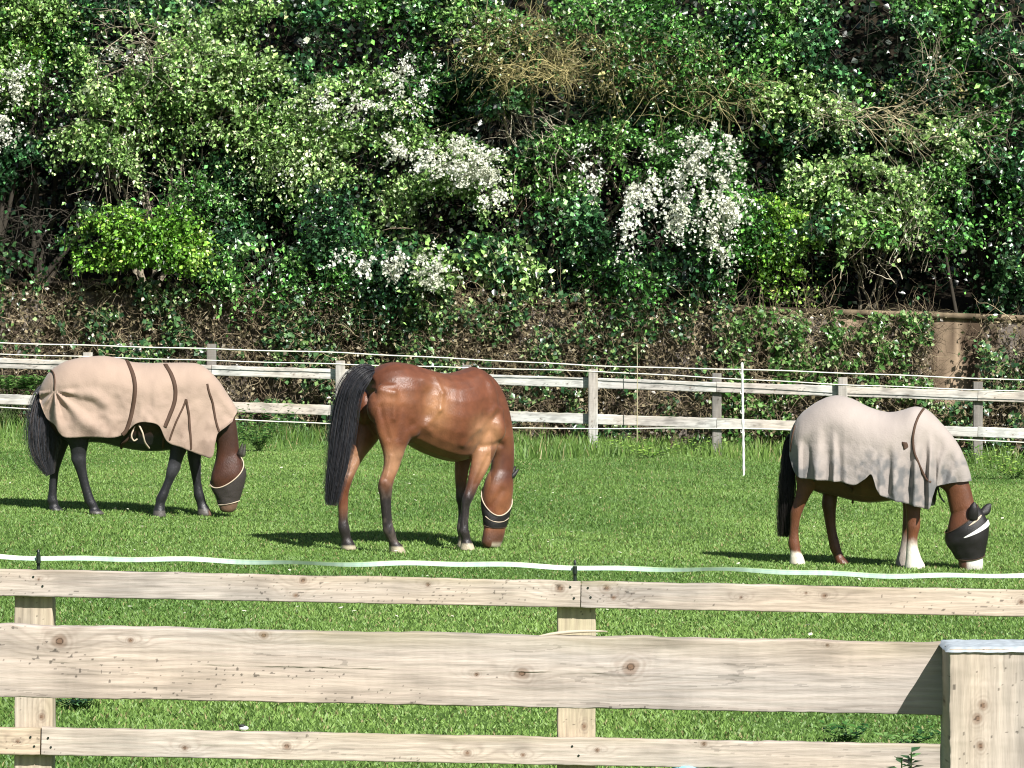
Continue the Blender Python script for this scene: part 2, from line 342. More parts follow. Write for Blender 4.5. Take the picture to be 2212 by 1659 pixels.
make_tree('ivy_tree', 'leafy ivy covered tree standing behind the white blossom right of the centre', 'tree', (1350, 60.0),
    [(1330, 60, 170, 90, 60.3, 600, 'mid', S), (1480, 60, 140, 90, 59.9, 700, 'mid', S), (1300, 300, 120, 110, 59.9, 650, 'ivy', S), (1480, 250, 140, 80, 59.8, 600, 'ivy', S),
     (1200, 540, 130, 90, 59.5, 750, 'ivy', S), (1400, 560, 130, 90, 59.4, 800, 'ivy', S), (1550, 600, 110, 70, 59.2, 500, 'ivy', S)], scatter=(1080, 1580, 200, 670, 48, ('ivy', 'ivy', 'mid')), group=G1, seed=6)
make_tree('ivy_tree', 'ivy covered tree with a black gap high in it, above the right horse', 'tree', (1780, 60.3),
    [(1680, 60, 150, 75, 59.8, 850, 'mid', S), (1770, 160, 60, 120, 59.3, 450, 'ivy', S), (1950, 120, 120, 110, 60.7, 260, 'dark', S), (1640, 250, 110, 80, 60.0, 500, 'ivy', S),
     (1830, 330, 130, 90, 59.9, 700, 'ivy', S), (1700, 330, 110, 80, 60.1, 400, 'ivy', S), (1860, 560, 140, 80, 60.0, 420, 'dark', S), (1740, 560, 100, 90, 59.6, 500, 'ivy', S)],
    twigs=[(1560, 200, 90, 45, 59.0, 50, .45, GT, (-.2, .0))], scatter=(1560, 1960, 20, 500, 46, ('ivy', 'ivy', 'mid', 'haw')), group=G1, seed=7)
make_tree('ivy_tree', 'dense ivy covered tree filling the right edge down to the wall', 'tree', (2130, 59.8),
    [(2080, 40, 110, 80, 59.5, 650, 'mid', S), (2180, 130, 110, 130, 59.7, 650, 'ivy', S), (2060, 200, 100, 90, 59.5, 650, 'mid', S), (2150, 350, 120, 110, 59.5, 900, 'ivy', S),
     (2080, 480, 120, 90, 59.8, 600, 'ivy', S), (2190, 580, 80, 110, 59.6, 550, 'ivy', S), (2290, 300, 110, 320, 60.0, 700, 'ivy', S)],
    twigs=[(2190, 130, 40, 110, 58.9, 36, .45, GT, (.1, -.3))], scatter=(1930, 2260, 20, 500, 46, ('ivy', 'ivy', 'mid')), group=G1, seed=8)
# hawthorns and shrubs in front
make_tree('hawthorn', 'broad pale green hawthorn with trailing sprays, upper left above the rugged bay', 'tree', (330, 58.9),
    [(290, 130, 100, 62, 58.7, 620, 'haw', .055), (430, 160, 120, 70, 58.7, 900, 'haw', .055), (530, 150, 60, 50, 58.8, 300, 'haw', .055), (270, 240, 90, 80, 58.6, 750, 'haw', .055, .5),
     (240, 330, 50, 90, 58.5, 420, 'haw', .052, 1.), (210, 295, 70, 40, 58.6, 260, 'haw', .055, .4), (540, 260, 80, 45, 58.7, 380, 'haw', .052, .5), (640, 300, 70, 50, 58.7, 380, 'haw', .052, .6),
     (370, 215, 90, 40, 58.8, 300, 'haw', .055, .6), (285, 130, 60, 35, 58.4, 30, 'white', .035)],
    twigs=[(275, 70, 20, 50, 58.4, 14, .9, PALEBARK, (.3, -.5)), (300, 120, 40, 20, 58.3, 12, .7, PALEBARK, (.4, -.4))], bark=PALEBARK, seed=12)
make_tree('hawthorn', 'hawthorn with white flower heads hanging at the left edge of the wood', 'tree', (-10, 58.9),
    [(20, 180, 60, 60, 58.7, 260, 'haw', .055), (90, 190, 60, 50, 58.7, 200, 'mid', .055), (10, 200, 40, 50, 58.5, 75, 'white', .04), (85, 170, 45, 40, 58.5, 40, 'white', .035), (15, 280, 30, 45, 58.5, 70, 'white', .04)], group=G2, seed=13)
make_tree('hawthorn', 'hawthorn with creamy blossom sloping down to the right above the unrugged horse', 'tree', (800, 58.9),
    [(760, 230, 110, 45, 58.7, 380, 'haw', .055, .3), (880, 170, 60, 45, 58.8, 200, 'mid', .055), (870, 330, 120, 55, 58.7, 500, 'haw', .05, .3), (1000, 380, 90, 60, 58.6, 380, 'haw', .05, .4), (640, 330, 90, 60, 58.8, 280, 'haw', .05, .4),
     (890, 170, 40, 40, 58.4, 70, 'white', .042), (740, 230, 60, 25, 58.4, 55, 'white', .04), (830, 250, 40, 35, 58.4, 40, 'white', .04), (880, 320, 60, 30, 58.3, 60, 'white', .042),
     (1000, 350, 70, 40, 58.2, 170, 'white', .045), (1050, 400, 40, 40, 58.1, 120, 'white', .045)], group=G2, seed=14)
make_tree('hawthorn', 'hawthorn spray with a low arc of white blossom just over the middle horse', 'tree', (850, 58.6),
    [(850, 605, 110, 35, 57.4, 420, 'ivy', .06, .2), (800, 566, 60, 14, 56.85, 110, 'white', .045), (905, 578, 55, 20, 56.85, 100, 'white', .045), (930, 600, 30, 16, 56.8, 40, 'white', .045), (740, 610, 60, 30, 57.4, 200, 'mid', .05)], group=G2, seed=15)
make_tree('hawthorn', 'hawthorn with the thickest hanging white blossom, right of the centre', 'tree', (1500, 58.8),
    [(1400, 330, 130, 60, 58.6, 480, 'mid', .055, .3), (1530, 370, 90, 90, 58.6, 480, 'mid', .055, .3), (1290, 320, 60, 50, 58.6, 220, 'mid', .055, .3),
     (1280, 350, 28, 65, 58.2, 85, 'white', .045, 1), (1385, 385, 35, 60, 58.2, 115, 'white', .047, .8), (1365, 470, 25, 50, 58.2, 75, 'white', .047, 1),
     (1520, 360, 70, 55, 58.1, 190, 'white', .047, .3), (1545, 440, 55, 50, 58.0, 190, 'white', .05, .8), (1560, 510, 30, 52, 58.0, 110, 'white', .05, 1), (1530, 490, 22, 40, 58.0, 50, 'white', .05, 1), (1465, 440, 35, 50, 58.1, 80, 'white', .047, .8),
     (1460, 310, 50, 25, 58.3, 45, 'white', .042)], group=G2, seed=16)
make_tree('bush', 'bright yellow green bush rounded low over the back of the left horse', 'bush', (320, 58.5),
    [(310, 500, 110, 42, 57.1, 900, 'bright', .055, .3), (245, 540, 60, 40, 57.1, 380, 'bright', .055, .6), (400, 535, 60, 45, 57.2, 380, 'bright', .055, .5), (440, 430, 60, 40, 58.4, 240, 'mid', .055)], seed=17)
make_tree('bush', 'fresh green bush with trailing tips beside the hanging white blossom', 'bush', (1690, 58.5),
    [(1660, 490, 75, 55, 58.0, 520, 'bright', .055, .3), (1720, 520, 70, 50, 58.1, 330, 'mid', .055, .4), (1690, 580, 50, 45, 58.0, 260, 'bright', .052, .8)], seed=18)
make_tree('bush', 'pale green rounded bush above the hollow over the right horse', 'bush', (1870, 58.7),
    [(1840, 400, 110, 55, 58.4, 650, 'haw', .058, .1), (1920, 440, 75, 55, 58.3, 480, 'haw', .058, .3), (1780, 440, 60, 45, 58.4, 260, 'mid', .058), (2030, 360, 55, 60, 58.5, 360, 'mid', .058), (2030, 300, 60, 30, 58.4, 120, 'haw', .055)],
    twigs=[(1960, 560, 55, 60, 58.2, 16, 1.0, (.40, .36, .27), (.1, 1.2)), (1850, 590, 45, 40, 58.3, 10, .8, (.38, .33, .24), (.3, 1.))], bark=(.16, .14, .10), tr=.022, seed=19)
make_tree('bare_tree', 'olive brown tree of bare matted twigs hanging over the centre', 'tree', (1180, 59.3),
    [(1150, 110, 150, 60, 58.6, 260, 'olive', .045), (1350, 150, 160, 60, 58.6, 260, 'olive', .045), (1240, 60, 170, 55, 58.6, 300, 'mid', .06), (1420, 120, 110, 60, 58.5, 330, 'mid', .06), (1050, 60, 60, 60, 58.6, 160, 'haw', .055), (1560, 170, 90, 50, 58.6, 200, 'mid', .06)],
    twigs=[(1130, 110, 130, 60, 58.6, 190, .5, OL, (.3, .1)), (1320, 130, 150, 65, 58.7, 150, .5, OL, (.3, -.1)), (1150, 150, 110, 20, 58.3, 90, .4, (.36, .31, .14), (0, -.1)), (1500, 190, 120, 45, 58.6, 80, .6, OL, (.5, -.2))], bark=(.3, .26, .16), seed=20)
make_tree('bare_tree', 'thin bare branched tree with pale crossing limbs, upper right', 'tree', (2060, 59.2),
    [(2000, 200, 90, 60, 58.9, 90, 'olive', .045)],
    twigs=[(1900, 250, 70, 18, 58.2, 34, .6, (.36, .31, .19), (.9, -.4)), (2000, 190, 50, 70, 58.5, 34, .5, GT, (.1, .5)), (2090, 280, 80, 40, 58.4, 30, .5, GT, (.6, .3)), (1800, 250, 60, 30, 58.5, 24, .4, GT, (.4, .2))], bark=BARK, tr=.03, seed=21)
make_tree('hazel', 'light leaved sapling with yellow green top at the upper left corner', 'tree', (90, 59.2),
    [(60, 20, 90, 45, 58.8, 420, 'haw', .055), (40, 110, 60, 35, 58.9, 160, 'bright', .055), (575, 20, 50, 25, 58.9, 120, 'haw', .055), (490, 55, 80, 25, 58.9, 150, 'haw', .05)], seed=22)
# far wood behind them: one mass
r = np.random.default_rng(5); n = 60000
P = np.stack([r.uniform(-11.5, 11.5, n), 61.6+1.6*r.random(n), r.uniform(1.4, 9.5, n)], 1)
V, T = leafmesh(P, r.normal(size=(n, 3)), r.normal(size=(n, 3))+np.array((.2, -.3, .4)), .085+.07*r.random(n), .45)
c = np.array((.008, .018, .008))*(.5+1.3*r.random(n))[:, None]  # near-black leaf colour stands in for deep shade behind the crowns
npmesh('woodland', V, T, M['leaf'], col=np.repeat(c, 4, 0), kind='stuff')

# ---------------------------------------------------------------- retaining wall with dead ivy
WY = 57.62
def walltop(x): return -slope(60)*x+1.90
mb = MB(); X = np.linspace(-14, 14, 420); 
prof = [(WY, 0), (WY, .92), (WY, 1.0), (WY-.05, 1.0), (WY-.05, 1.045), (WY+.34, 1.045), (WY+.34, 0)]
Vw = []; Cw = []
zz = np.linspace(0, 1, 40)
ring = [(WY, t) for t in zz]+[(WY-.06, 1.0), (WY-.06, 1.035), (WY+.30, 1.035), (WY+.30, 0)]
k = len(ring)
for (yy, t) in ring:
    z0 = -slope(57)*X-.25; z1 = walltop(X); z = z0+(z1-z0)*t
    d = .02*fbm(X*3, z*3, 0, 14)*(yy == WY)
    Vw.append(np.stack([X, yy+d, z], 1))
    st = fbm(X*5, z*.7, 0, 15)+.5*fbm(X*18, z*2, 0, 16); u = np.clip(.5+st*1.5+.9*fbm(X*9, z*.8, 0, 17), 0, 1)[:, None]
    pxw_ = CX+X*F/WY; br = np.clip((pxw_-1990)/40, 0, 1)*np.clip((2140-pxw_)/30, 0, 1)+np.clip((pxw_-1795)/20, 0, 1)*np.clip((1880-pxw_)/20, 0, 1)*(t > .8); br = np.clip(br+.0, 0, 1)[:, None]
    cc = np.array((.075, .052, .035))*(1-u)+np.array((.36, .27, .185))*u
    cc = cc*br+(1-br)*(np.array((.085, .062, .042))+.08*u)
    if t >= 1: cc = (np.array((.22, .17, .11))*(.4+.8*u))*np.clip(.25+(pxw_-1800)/90, .2, 1)[:, None]
    Cw.append(cc)
Vw = np.stack(Vw, 1).reshape(-1, 3); Cw = np.stack(Cw, 1).reshape(-1, 3)
i = (np.arange(len(X)-1)[:, None]*k); j = np.arange(k)[None]
Qw = np.stack([i+j, i+k+j, i+k+(j+1) % k, i+(j+1) % k], -1).reshape(-1, 4)
npmesh('retaining_wall', Vw, Qw, mat('old_render', attr=True, rough=.9, spec=.1, bump=.5, bscale=25), col=Cw, label='tan rendered retaining wall with a ledge behind the far fence, mostly overgrown', cat='wall')

def climber(label, x0, x1, nst, nlf, ndead, seed, leafk='ivy', bare=None, ytop=-25):
    rr = random.Random(seed); r = np.random.default_rng(seed)
    cx = (x0+x1)/2; X = (cx-CX)*57.5/F; base = np.array((X, 57.45, float(gz(X, 57.45))))
    root = empty('climbing_ivy', base, label=label, cat='climbing plant', group='dead and living ivy over the retaining wall')
    ty = lambda px: 655+.033*(px-CX)+ytop; by = lambda px: 950+.033*(px-CX)
    st = MB()
    for _ in range(nst):
        px = rr.uniform(x0, x1); py = rr.uniform(ty(px), by(px)-30)
        if bare and bare(px, py) and rr.random() < .97: continue
        p = at(px, py, 57.52-rr.random()*.3)-base
        c = rr.choice([(.30, .24, .15), (.42, .35, .22), (.09, .07, .045), (.34, .27, .17), (.28, .22, .14), (.06, .04, .03), (.42, .34, .22), (.20, .15, .10)])
        twig(st, p, (rr.gauss(0, .6), rr.gauss(-.25, .3), rr.gauss(.1, .8)), (.35+.5*rr.random())*.8, .003+.004*rr.random()**2, c, 1, .5, -.04, 6, 2, rr)
    st.obj('stems', M['bark'], root)
    def lf(n, kinds, size, name):
        px = r.uniform(x0, x1, n); f = r.random(n); py = ty(px)+(by(px)-ty(px))*f
        cl = fbm(px/40, py/40, 0, seed)
        k = cl > (-.02 if kinds != 'dead' else -.6)
        if bare: k &= ~(np.array([bare(a, b) for a, b in zip(px, py)]) & (r.random(n) < .96))
        px = px[k]; py = py[k]; n = len(px); Y = 57.5-.42*r.random(n)**1.5-.15*np.clip(cl[k], 0, 1)
        P = np.stack([(px-CX)*Y/F, Y, CH-(py-YH)*Y/F], 1)-base
        V, T = leafmesh(P, r.normal(size=(n, 3))+np.array((0, -.3, -.6)), r.normal(size=(n, 3))*.7+np.array((.2, -.8, .45)), size*(.55+.8*r.random(n)), .42)
        pal = np.array(PAL[kinds]); g = r.random(n)*1.999; gi = g.astype(int); gf = (g-gi)[:, None]
        cc = pal[gi]*(1-gf)+pal[np.minimum(gi+1, 2)]*gf
        npmesh(name, V, T, M[LM[kinds]], root, np.repeat(cc, 4, 0))
    lf(int(nlf*.7), 'haw', .060, 'young_leaves'); lf(int(nlf*1.1), leafk, .078, 'leaves'); lf(int(ndead*1.1), 'dead', .055, 'dead_leaves')
bw = lambda px, py: (2012 < px < 2115 and 600 < py < 850) or (1812 < px < 1880 and py < 706) or py < 650
climber('dark dead ivy in the shade at the left end of the wall', -120, 180, 520, 700, 1800, 41, ytop=-5)
climber('ivy clump on the wall above the back of the left rugged horse', 165, 470, 420, 3800, 1500, 42)
climber('brown twiggy ivy on the wall between the left and the middle horse', 450, 740, 520, 3600, 2000, 43)
climber('tangled dry ivy on the wall above the rump of the middle horse', 720, 1000, 560, 3000, 2200, 44)
climber('matted brown stems on the wall right above the withers of the middle horse', 980, 1290, 620, 3200, 2400, 45)
climber('ivy and dry stems on the wall between the front fence post and the white stake', 1270, 1580, 560, 2600, 2200, 46)
climber('yellowish ivy on the wall above the right horse, left of the bare wall', 1560, 2020, 950, 6200, 3600, 47, leafk='mid', bare=bw, ytop=-8)
climber('ivy hanging over the right end of the wall past the bare patch', 1985, 2330, 430, 3200, 1500, 48, bare=bw, ytop=-10)

# ---------------------------------------------------------------- boards (sawn timber)
def board(name, p0, p1, hgt, thk, mb_mat, parent=None, knots=(), seed=0, tint=(.44, .375, .325), dark=(.22, .165, .13), nlen=400, nface=40, freq=7, vert=False, rough=.0015, base=(0, 0, 0), ends=True, wear=.25, tone=1.0):
    """board from p0 to p1 (centre line); vert=True for posts. Grain bends round the knots (u, v, radius) on the front face"""
    p0 = np.array(p0, float); p1 = np.array(p1, float); Ln = np.linalg.norm(p1-p0); t = (p1-p0)/Ln
    yv = np.array((0, 1, 0)) if not vert else np.array((0, 1., 0)); upv = np.cross(t, yv); upv /= np.linalg.norm(upv)
    if (upv[2] < 0 and not vert) or (vert and upv[0] < 0): upv = -upv
    fr = np.linspace(0, 1, nface); tp = np.linspace(0, 1, 5)[1:-1]
    ring = [(v, 0.) for v in fr]+[(1., q) for q in tp]+[(1-q, 1.) for q in (0, .5, 1)]+[(0., 1-q) for q in tp]
    R = np.array(ring); k = len(R); u = np.linspace(0, 1, nlen)*Ln
    U = np.repeat(u[:, None], k, 1); v = np.tile(R[:, 0]*hgt, (nlen, 1)); q = np.tile(R[:, 1]*thk, (nlen, 1))
    wob = .9*rough*fbm(U*9, 0*U, 0, seed+3)*(v > hgt*.5)*2+rough*fbm(U*30, v*9, q*30, seed+5)
    sub = np.where((R[:, 1] > .99) | (R[:, 1] < .01), 1., 1.)
    vv = v-hgt/2; qq = q-thk/2
    # slightly rounded arrises
    cr = .0025; ex = np.clip((abs(vv)-(hgt/2-cr))/cr, 0, 1); ez = np.clip((abs(qq)-(thk/2-cr))/cr, 0, 1)
    P = p0+t*U[..., None]+upv*(vv+wob-np.sign(vv)*ex*ez*cr*.6)[..., None]+yv*(qq+wob*.6-np.sign(qq)*ex*ez*cr*.6)[..., None]-np.array(base)
    w_ = v+q*.8
    ph = freq*w_/hgt+1.3*fbm(U*1.1, w_*6, 0, seed)+.55*fbm(U*3.5, w_*14, 0, seed+1)
    kn = 0*U; core = 0*U
    for (ku, kv, kr) in knots:
        d = np.sqrt(((U-ku)/(2.6))**2+(w_-kv)**2); ph = ph+2.6*np.exp(-(d/(kr*2.2))**2)*np.sign(.5)
        d2 = np.sqrt(((U-ku)/1.15)**2+(w_-kv)**2); dn = d2*(1+.15*vn(U*60, w_*60, 0, seed))
        core = np.maximum(core, np.clip(1-dn/kr, 0, 1)); kn = np.maximum(kn, np.exp(-(dn/(kr*1.7))**2)*(.55+.45*np.sin(dn/kr*9)))
    ln = (.5+.5*np.sin(2*math.pi*ph))**3
    line = ln*(.35+.65*np.clip(.5+fbm(U*1.3, w_*9, 0, seed+8)*1.6, 0, 1))
    fib = fbm(U*6, w_*160, 0, seed+9)+.5*fbm(U*20, w_*420, 0, seed+10)
    big = fbm(U*1.2, w_*3, 0, seed+11)
    gr = np.array(tint)*np.array((1.12, 1.13, 1.07)); dk = np.array(dark); pinkish = np.array((.47, .37, .285)); grey = np.array((.35, .34, .335))
    m = np.clip(.5+big*1.8, 0, 1)[..., None]; c = gr*(1-.55*m)+pinkish*.55*m
    m2 = np.clip(fbm(U*.9, w_*4, 0, seed+12)*2+.2, 0, 1)[..., None]*.5; c = c*(1-m2)+grey*m2
    a = np.clip(line*.38+kn*.65, 0, .95)[..., None]; c = c*(1-a)+dk*a
    c = c*(1+.26*fib)[..., None]
    cm = np.clip(core*1.5, 0, 1)[..., None]; c = c*(1-cm*.8)+np.array((.17, .095, .055))*cm*.8; ckn = (np.abs(core-.62) < .06); c[ckn] *= .4
    sp = (vn(U*110, w_*190, 0, seed+20) > (.87 if vert else .78)) & (fbm(U*2.5, w_*8, 0, seed+21) > .14); c[sp] *= .38
    ck = (np.abs(fbm(U*1.6, w_*34, 0, seed+22)) < .012) & (fbm(U*1.1, w_*5, 0, seed+23) > .1); c[ck] *= .72
    al = np.clip(fbm(U*1.7, w_*2, 0, seed+30)*2.2-.2, 0, 1)*np.clip((v/hgt-.72)*4, 0, 1)
    c = c*(1-.55*al[..., None])+np.array((.26, .225, .12))*.55*al[..., None]
    c = c*(1-wear*np.clip(fbm(U*7, w_*20, 0, seed+31)*2, 0, 1))[..., None]*tone
    i = (np.arange(nlen-1)[:, None]*k); j = np.arange(k)[None]
    Q = np.stack([i+j, i+(j+1) % k, i+k+(j+1) % k, i+k+j], -1).reshape(-1, 4)
    V = P.reshape(-1, 3); cf = c.reshape(-1, 3); b = MB(); b.add(V, Q, None, cf)
    for e in (0, nlen-1):
        rg = P[e]; ce = rg.mean(0); vs = np.concatenate([[ce], rg]); T = np.array([(0, 1+(s+1) % k, 1+s) if e == 0 else (0, 1+s, 1+(s+1) % k) for s in range(k)])
        b.add(vs, None, T, np.tile(np.array((.36, .27, .17)), (len(vs), 1)))
    return b.obj(name, mb_mat, parent)

# ---- near post and rail fence (13.85 m away)
NY = 13.85; s0 = NY/F
fb = at(640, 1240, NY); fbase = np.array((fb[0], NY, float(gz(fb[0], NY))))
nf = empty('paddock_fence', fbase, label='sawn post and rail fence with white electric tape, behind the wide plank', cat='fence')
def railz(px, py0, px0=0, sl=.0205): return py0+sl*(px-px0)
RT = .038
def rail(xa, xb, yc, h, seed, knots, sl=.0205, y=NY, par=nf, base=fbase, **k):
    a = at(xa, railz(xa, yc, 0, sl), y); b_ = at(xb, railz(xb, yc, 0, sl), y)
    kk = [((kx-xa)*s0, (.5-(ky-railz(kx, yc, 0, sl))/(h/s0))*h, kr) for kx, ky, kr in knots]
    return board('rail', a, b_, h, RT, M['wood'], par, kk, seed, base=base, nlen=int((xb-xa)/2.2), nface=26, freq=4, **k)
rh = 58*s0
rail(-420, 1253.5, 1258, rh, 101, [(655, 1252, .012), (640, 1285, .010), (1210, 1270, .016), (85, 1250, .006), (925, 1262, .008)])
rail(1255.5, 2640, 1258, rh, 102, [(1310, 1270, .012), (1325, 1290, .009), (1780, 1285, .010), (1740, 1280, .006), (2205, 1300, .011), (1600, 1290, .006)])
rail(-520, 88, 1600, rh, 103, [(40, 1600, .008)], tint=(.45, .36, .28))
rail(91, 2700, 1599, 60*s0, 104, [(400, 1615, .010), (620, 1610, .014), (1010, 1625, .012), (1520, 1605, .011), (1290, 1620, .008), (1130, 1630, .008)], sl=.019)
def npost(xl, xr, yt, seed, label=None):
    cx = (xl+xr)/2; w_ = (xr-xl)*s0; top = at(cx, yt, NY+RT/2+.06); g = float(gz(top[0], NY))
    return board('post', (top[0], NY+RT/2+.0615, g-.05), (top[0], NY+RT/2+.0615, top[2]), w_, .115, M['postwood'], nf, [(1.15, .03, .010), (.95, .09, .012)], seed, base=fbase, nlen=500, nface=30, freq=4, vert=True, tint=(.42, .36, .26))
npost(34, 117, 1236, 111); npost(1203, 1287, 1262, 112); npost(2380, 2464, 1288, 113); npost(-1130, -1047, 1210, 114)
nl = [(72, 1246), (92, 1266), (1232, 1268), (1240, 1292), (1270, 1270), (1276, 1290), (66, 1592), (74, 1612), (104, 1594), (110, 1614), (1236, 1612), (1250, 1632)]
for px, py in nl:
    p = at(px, py, NY-RT/2); nb = MB(); q = np.array((p[0], NY-RT/2+.004, p[2]))-fbase; nb.tube([q, q+np.array((0, -.0065, 0))], .0038, 8)
    th = np.arange(8)/8*2*math.pi; e = q+np.array((0, -.0065, 0)); nb.add([e]+[e+np.array((.0038*math.cos(t), 0, .0038*math.sin(t))) for t in th], None, [(0, 1+i, 1+(i+1) % 8) for i in range(8)]); nb.obj('nail', M['black'], nf)
# tape and its pin insulators
def tape(pts, y, wdt, name, par, base, seed, n=500, tw=1.0):
    px = np.linspace(pts[0][0], pts[-1][0], n); py = np.interp(px, [p[0] for p in pts], [p[1] for p in pts])+2.2*np.sin(px/95+seed)+1.5*np.sin(px/37)
    yy = y+.010*np.sin(px/61); P = np.stack([(px-CX)*yy/F, yy, CH-(py-YH)*yy/F], 1)
    a = tw*(.40*np.sin(px/150+seed)+.30*np.sin(px/67+1)); d = np.stack([0*a, np.sin(a), np.cos(a)], 1)
    m = 7; vs = np.linspace(-.5, .5, m); V = P[:, None]+d[:, None]*(vs*wdt)[None, :, None]
    V2 = V+np.cross(d, (1., 0, 0))[:, None]*.0007
    st = np.tile(np.array([(.62, .72, .66), (.80, .80, .70), (.66, .78, .76), (.84, .84, .76), (.60, .74, .74), (.80, .82, .66), (.70, .76, .50)]), (n, 1, 1))
    st = st*np.array((.72, .88, .80))*(.80+.3*(vn(px*.8, 0, 0, 3)*.5+.5))[:, None, None]
    b = MB(); i = np.arange(n-1)[:, None]*m+np.arange(m-1)[None]; i = i.ravel(); Q = np.stack([i, i+1, i+m+1, i+m], 1)
    b.add(V-base, Q, None, st.reshape(-1, 3)); b.add((V2-base), Q[:, ::-1], None, st.reshape(-1, 3))
    return b.obj(name, M['tape'], par, smooth=True)
tape([(-420, 1192), (83, 1203), (500, 1213), (900, 1218), (1242, 1224), (1700, 1236), (2000, 1243), (2640, 1250)], NY-.03, .0165, 'electric_tape', nf, fbase, .4)
for px, yt, yb in ((83, 1190, 1232), (1242, 1213, 1256)):
    p = at(px, yb, NY); q = at(px, yt, NY); b = MB()
    b.tube([p-fbase, q-fbase], [.006, .005], 8); b.tube([at(px, yt+10, NY-.03)-fbase, at(px, yt+26, NY-.03)-fbase], [.008, .008], 8)
    b.tube([at(px, yt+18, NY)-fbase, at(px, yt+18, NY-.035)-fbase], [.005, .005], 6); b.tube([at(px, yt-3, NY)-fbase, at(px, yt+2, NY)-fbase], [.0035, .006], 6)
    b.obj('insulator', M['black'], nf, smooth=True)

# ---- wide plank and square post nearer the camera (9 m)
PY = 9.0; s1 = PY/F
pb = at(2130, 1385, PY); pbase = np.array((pb[0], PY, float(gz(pb[0], PY))))
pk = empty('plank_fence', pbase, label='single wide weathered plank fixed to a thick square post in the foreground', cat='fence')
a = at(-420, 1418, PY); b_ = at(2046, 1466, PY); hh = 156*s1
kn = [(130, 1383, .016), (283, 1382, .006), (1128, 1452, .014), (1362, 1440, .0165), (1785, 1392, .005), (570, 1370, .009), (1030, 1455, .006)]
kk = [((x+420)*s1, (.5-(y-(1418+.01947*(x+420)))/156)*hh, r_) for x, y, r_ in kn]
board('plank', a, b_, hh, .042, M['wood'], pk, kk, 121, base=pbase, nlen=1500, nface=80, freq=8, rough=.0022, tint=(.44, .375, .335))
pw = 215*s1; tcx = 2046+215/2.; top = at(tcx, 1389, PY-.16)
pfy = PY-.021-.148                                      # front face 15 cm proud of the plank
tp = at(tcx, 1402, pfy); tpz = tp[2]; pxw = (tcx+6-CX)*pfy/F
board('post', (pxw+.0, pfy+.095, pbase[2]-.05), (pxw, pfy+.095, tpz), pw, .19, M['postwood'], pk, [(pbase[2]*0+1.575, .072, .011), (1.548, .060, .011), (1.49, .066, .009), (1.30, .12, .010)], 131, base=pbase, nlen=900, nface=70, freq=7, vert=True, tint=(.37, .335, .29), rough=.003)
mb = MB()
Vp, Qp = grid(np.linspace(-.5, .5, 24), np.linspace(-.5, .5, 18), lambda x, y: .004+.003*fbm(x*9, y*9, 0, 66)-.02*np.maximum(0, np.maximum(abs(x), abs(y))-.47)/.03*.5)
Vp = Vp*np.array((pw+.012, .202, 1))+np.array((pxw, pfy+.095, tpz))
npmesh('weathered_top', Vp-pbase, Qp, M['oldwood'], pk, np.tile((.40, .45, .48), (len(Vp), 1))*(.75+.35*np.random.default_rng(3).random(len(Vp)))[:, None])
# splinter of wood lying on the plank, dropping on the rail, twine, little things
def stick(px0, py0, px1, py1, Y, rad, name, label, cat, col):
    a = at(px0, py0, Y); b = at(px1, py1, Y-.01); m = MB(); k = np.linspace(0, 1, 8)[:, None]; pts = a*(1-k)+b*k; pts[:, 2] += .004*np.sin(k[:, 0]*3.1)
    m.tube(pts-a, np.array([.3, .8, 1, 1, .9, .8, .6, .2])*rad, 5, col); return m.obj(name, M['bark'], None, loc=a, label=label, cat=cat)
stick(1165, 1373.5, 1312, 1364, PY, .004, 'splinter', 'pale split stick lying along the top edge of the wide plank', 'stick', (.5, .44, .34))
bm = MB(); c0 = at(527, 1572, NY)
for (dx, dz, rx, rz, cc) in ((0, 0, .016, .008, (.75, .75, .72)), (-.006, .007, .012, .006, (.03, .03, .03))):
    th = np.linspace(0, math.pi, 8); ph = np.arange(12)/12*2*math.pi
    V = np.array([(dx+rx*math.sin(t)*math.cos(p), -.012+.008*math.sin(t)*math.sin(p)-.008*(dz < 0), dz+rz*math.cos(t)) for t in th for p in ph])
    Q = [(i*12+j, i*12+(j+1) % 12, (i+1)*12+(j+1) % 12, (i+1)*12+j) for i in range(7) for j in range(12)]
    bm.add(V, Q, None, cc)
bm.obj('bird_dropping', M['blob'], None, smooth=True, loc=c0, label='black and white bird dropping on the lower rail of the near fence', cat='dropping')
tw = MB(); ca = at(1482, 1655, NY); zc = at(1482, railz(1482, 1599, 0, .019), NY)[2]-ca[2]-30*s0
r = np.random.default_rng(12)
for q in range(7):
    th = np.linspace(0, 2*math.pi, 30); ph = r.random()*6; tw.tube(np.stack([.036*np.cos(th+ph)*(1+.2*np.sin(3*th+q)), (RT/2+.006)*np.sin(th+ph)*(.8+.2*np.sin(2*th)), zc-.008+.010*np.sin(2*th+q)-.006*r.random()], 1), .0065, 6)
tw.obj('twine', M['twine'], None, smooth=True, loc=ca, label='pale blue twine bundled round the bottom edge of the lower rail', cat='twine')

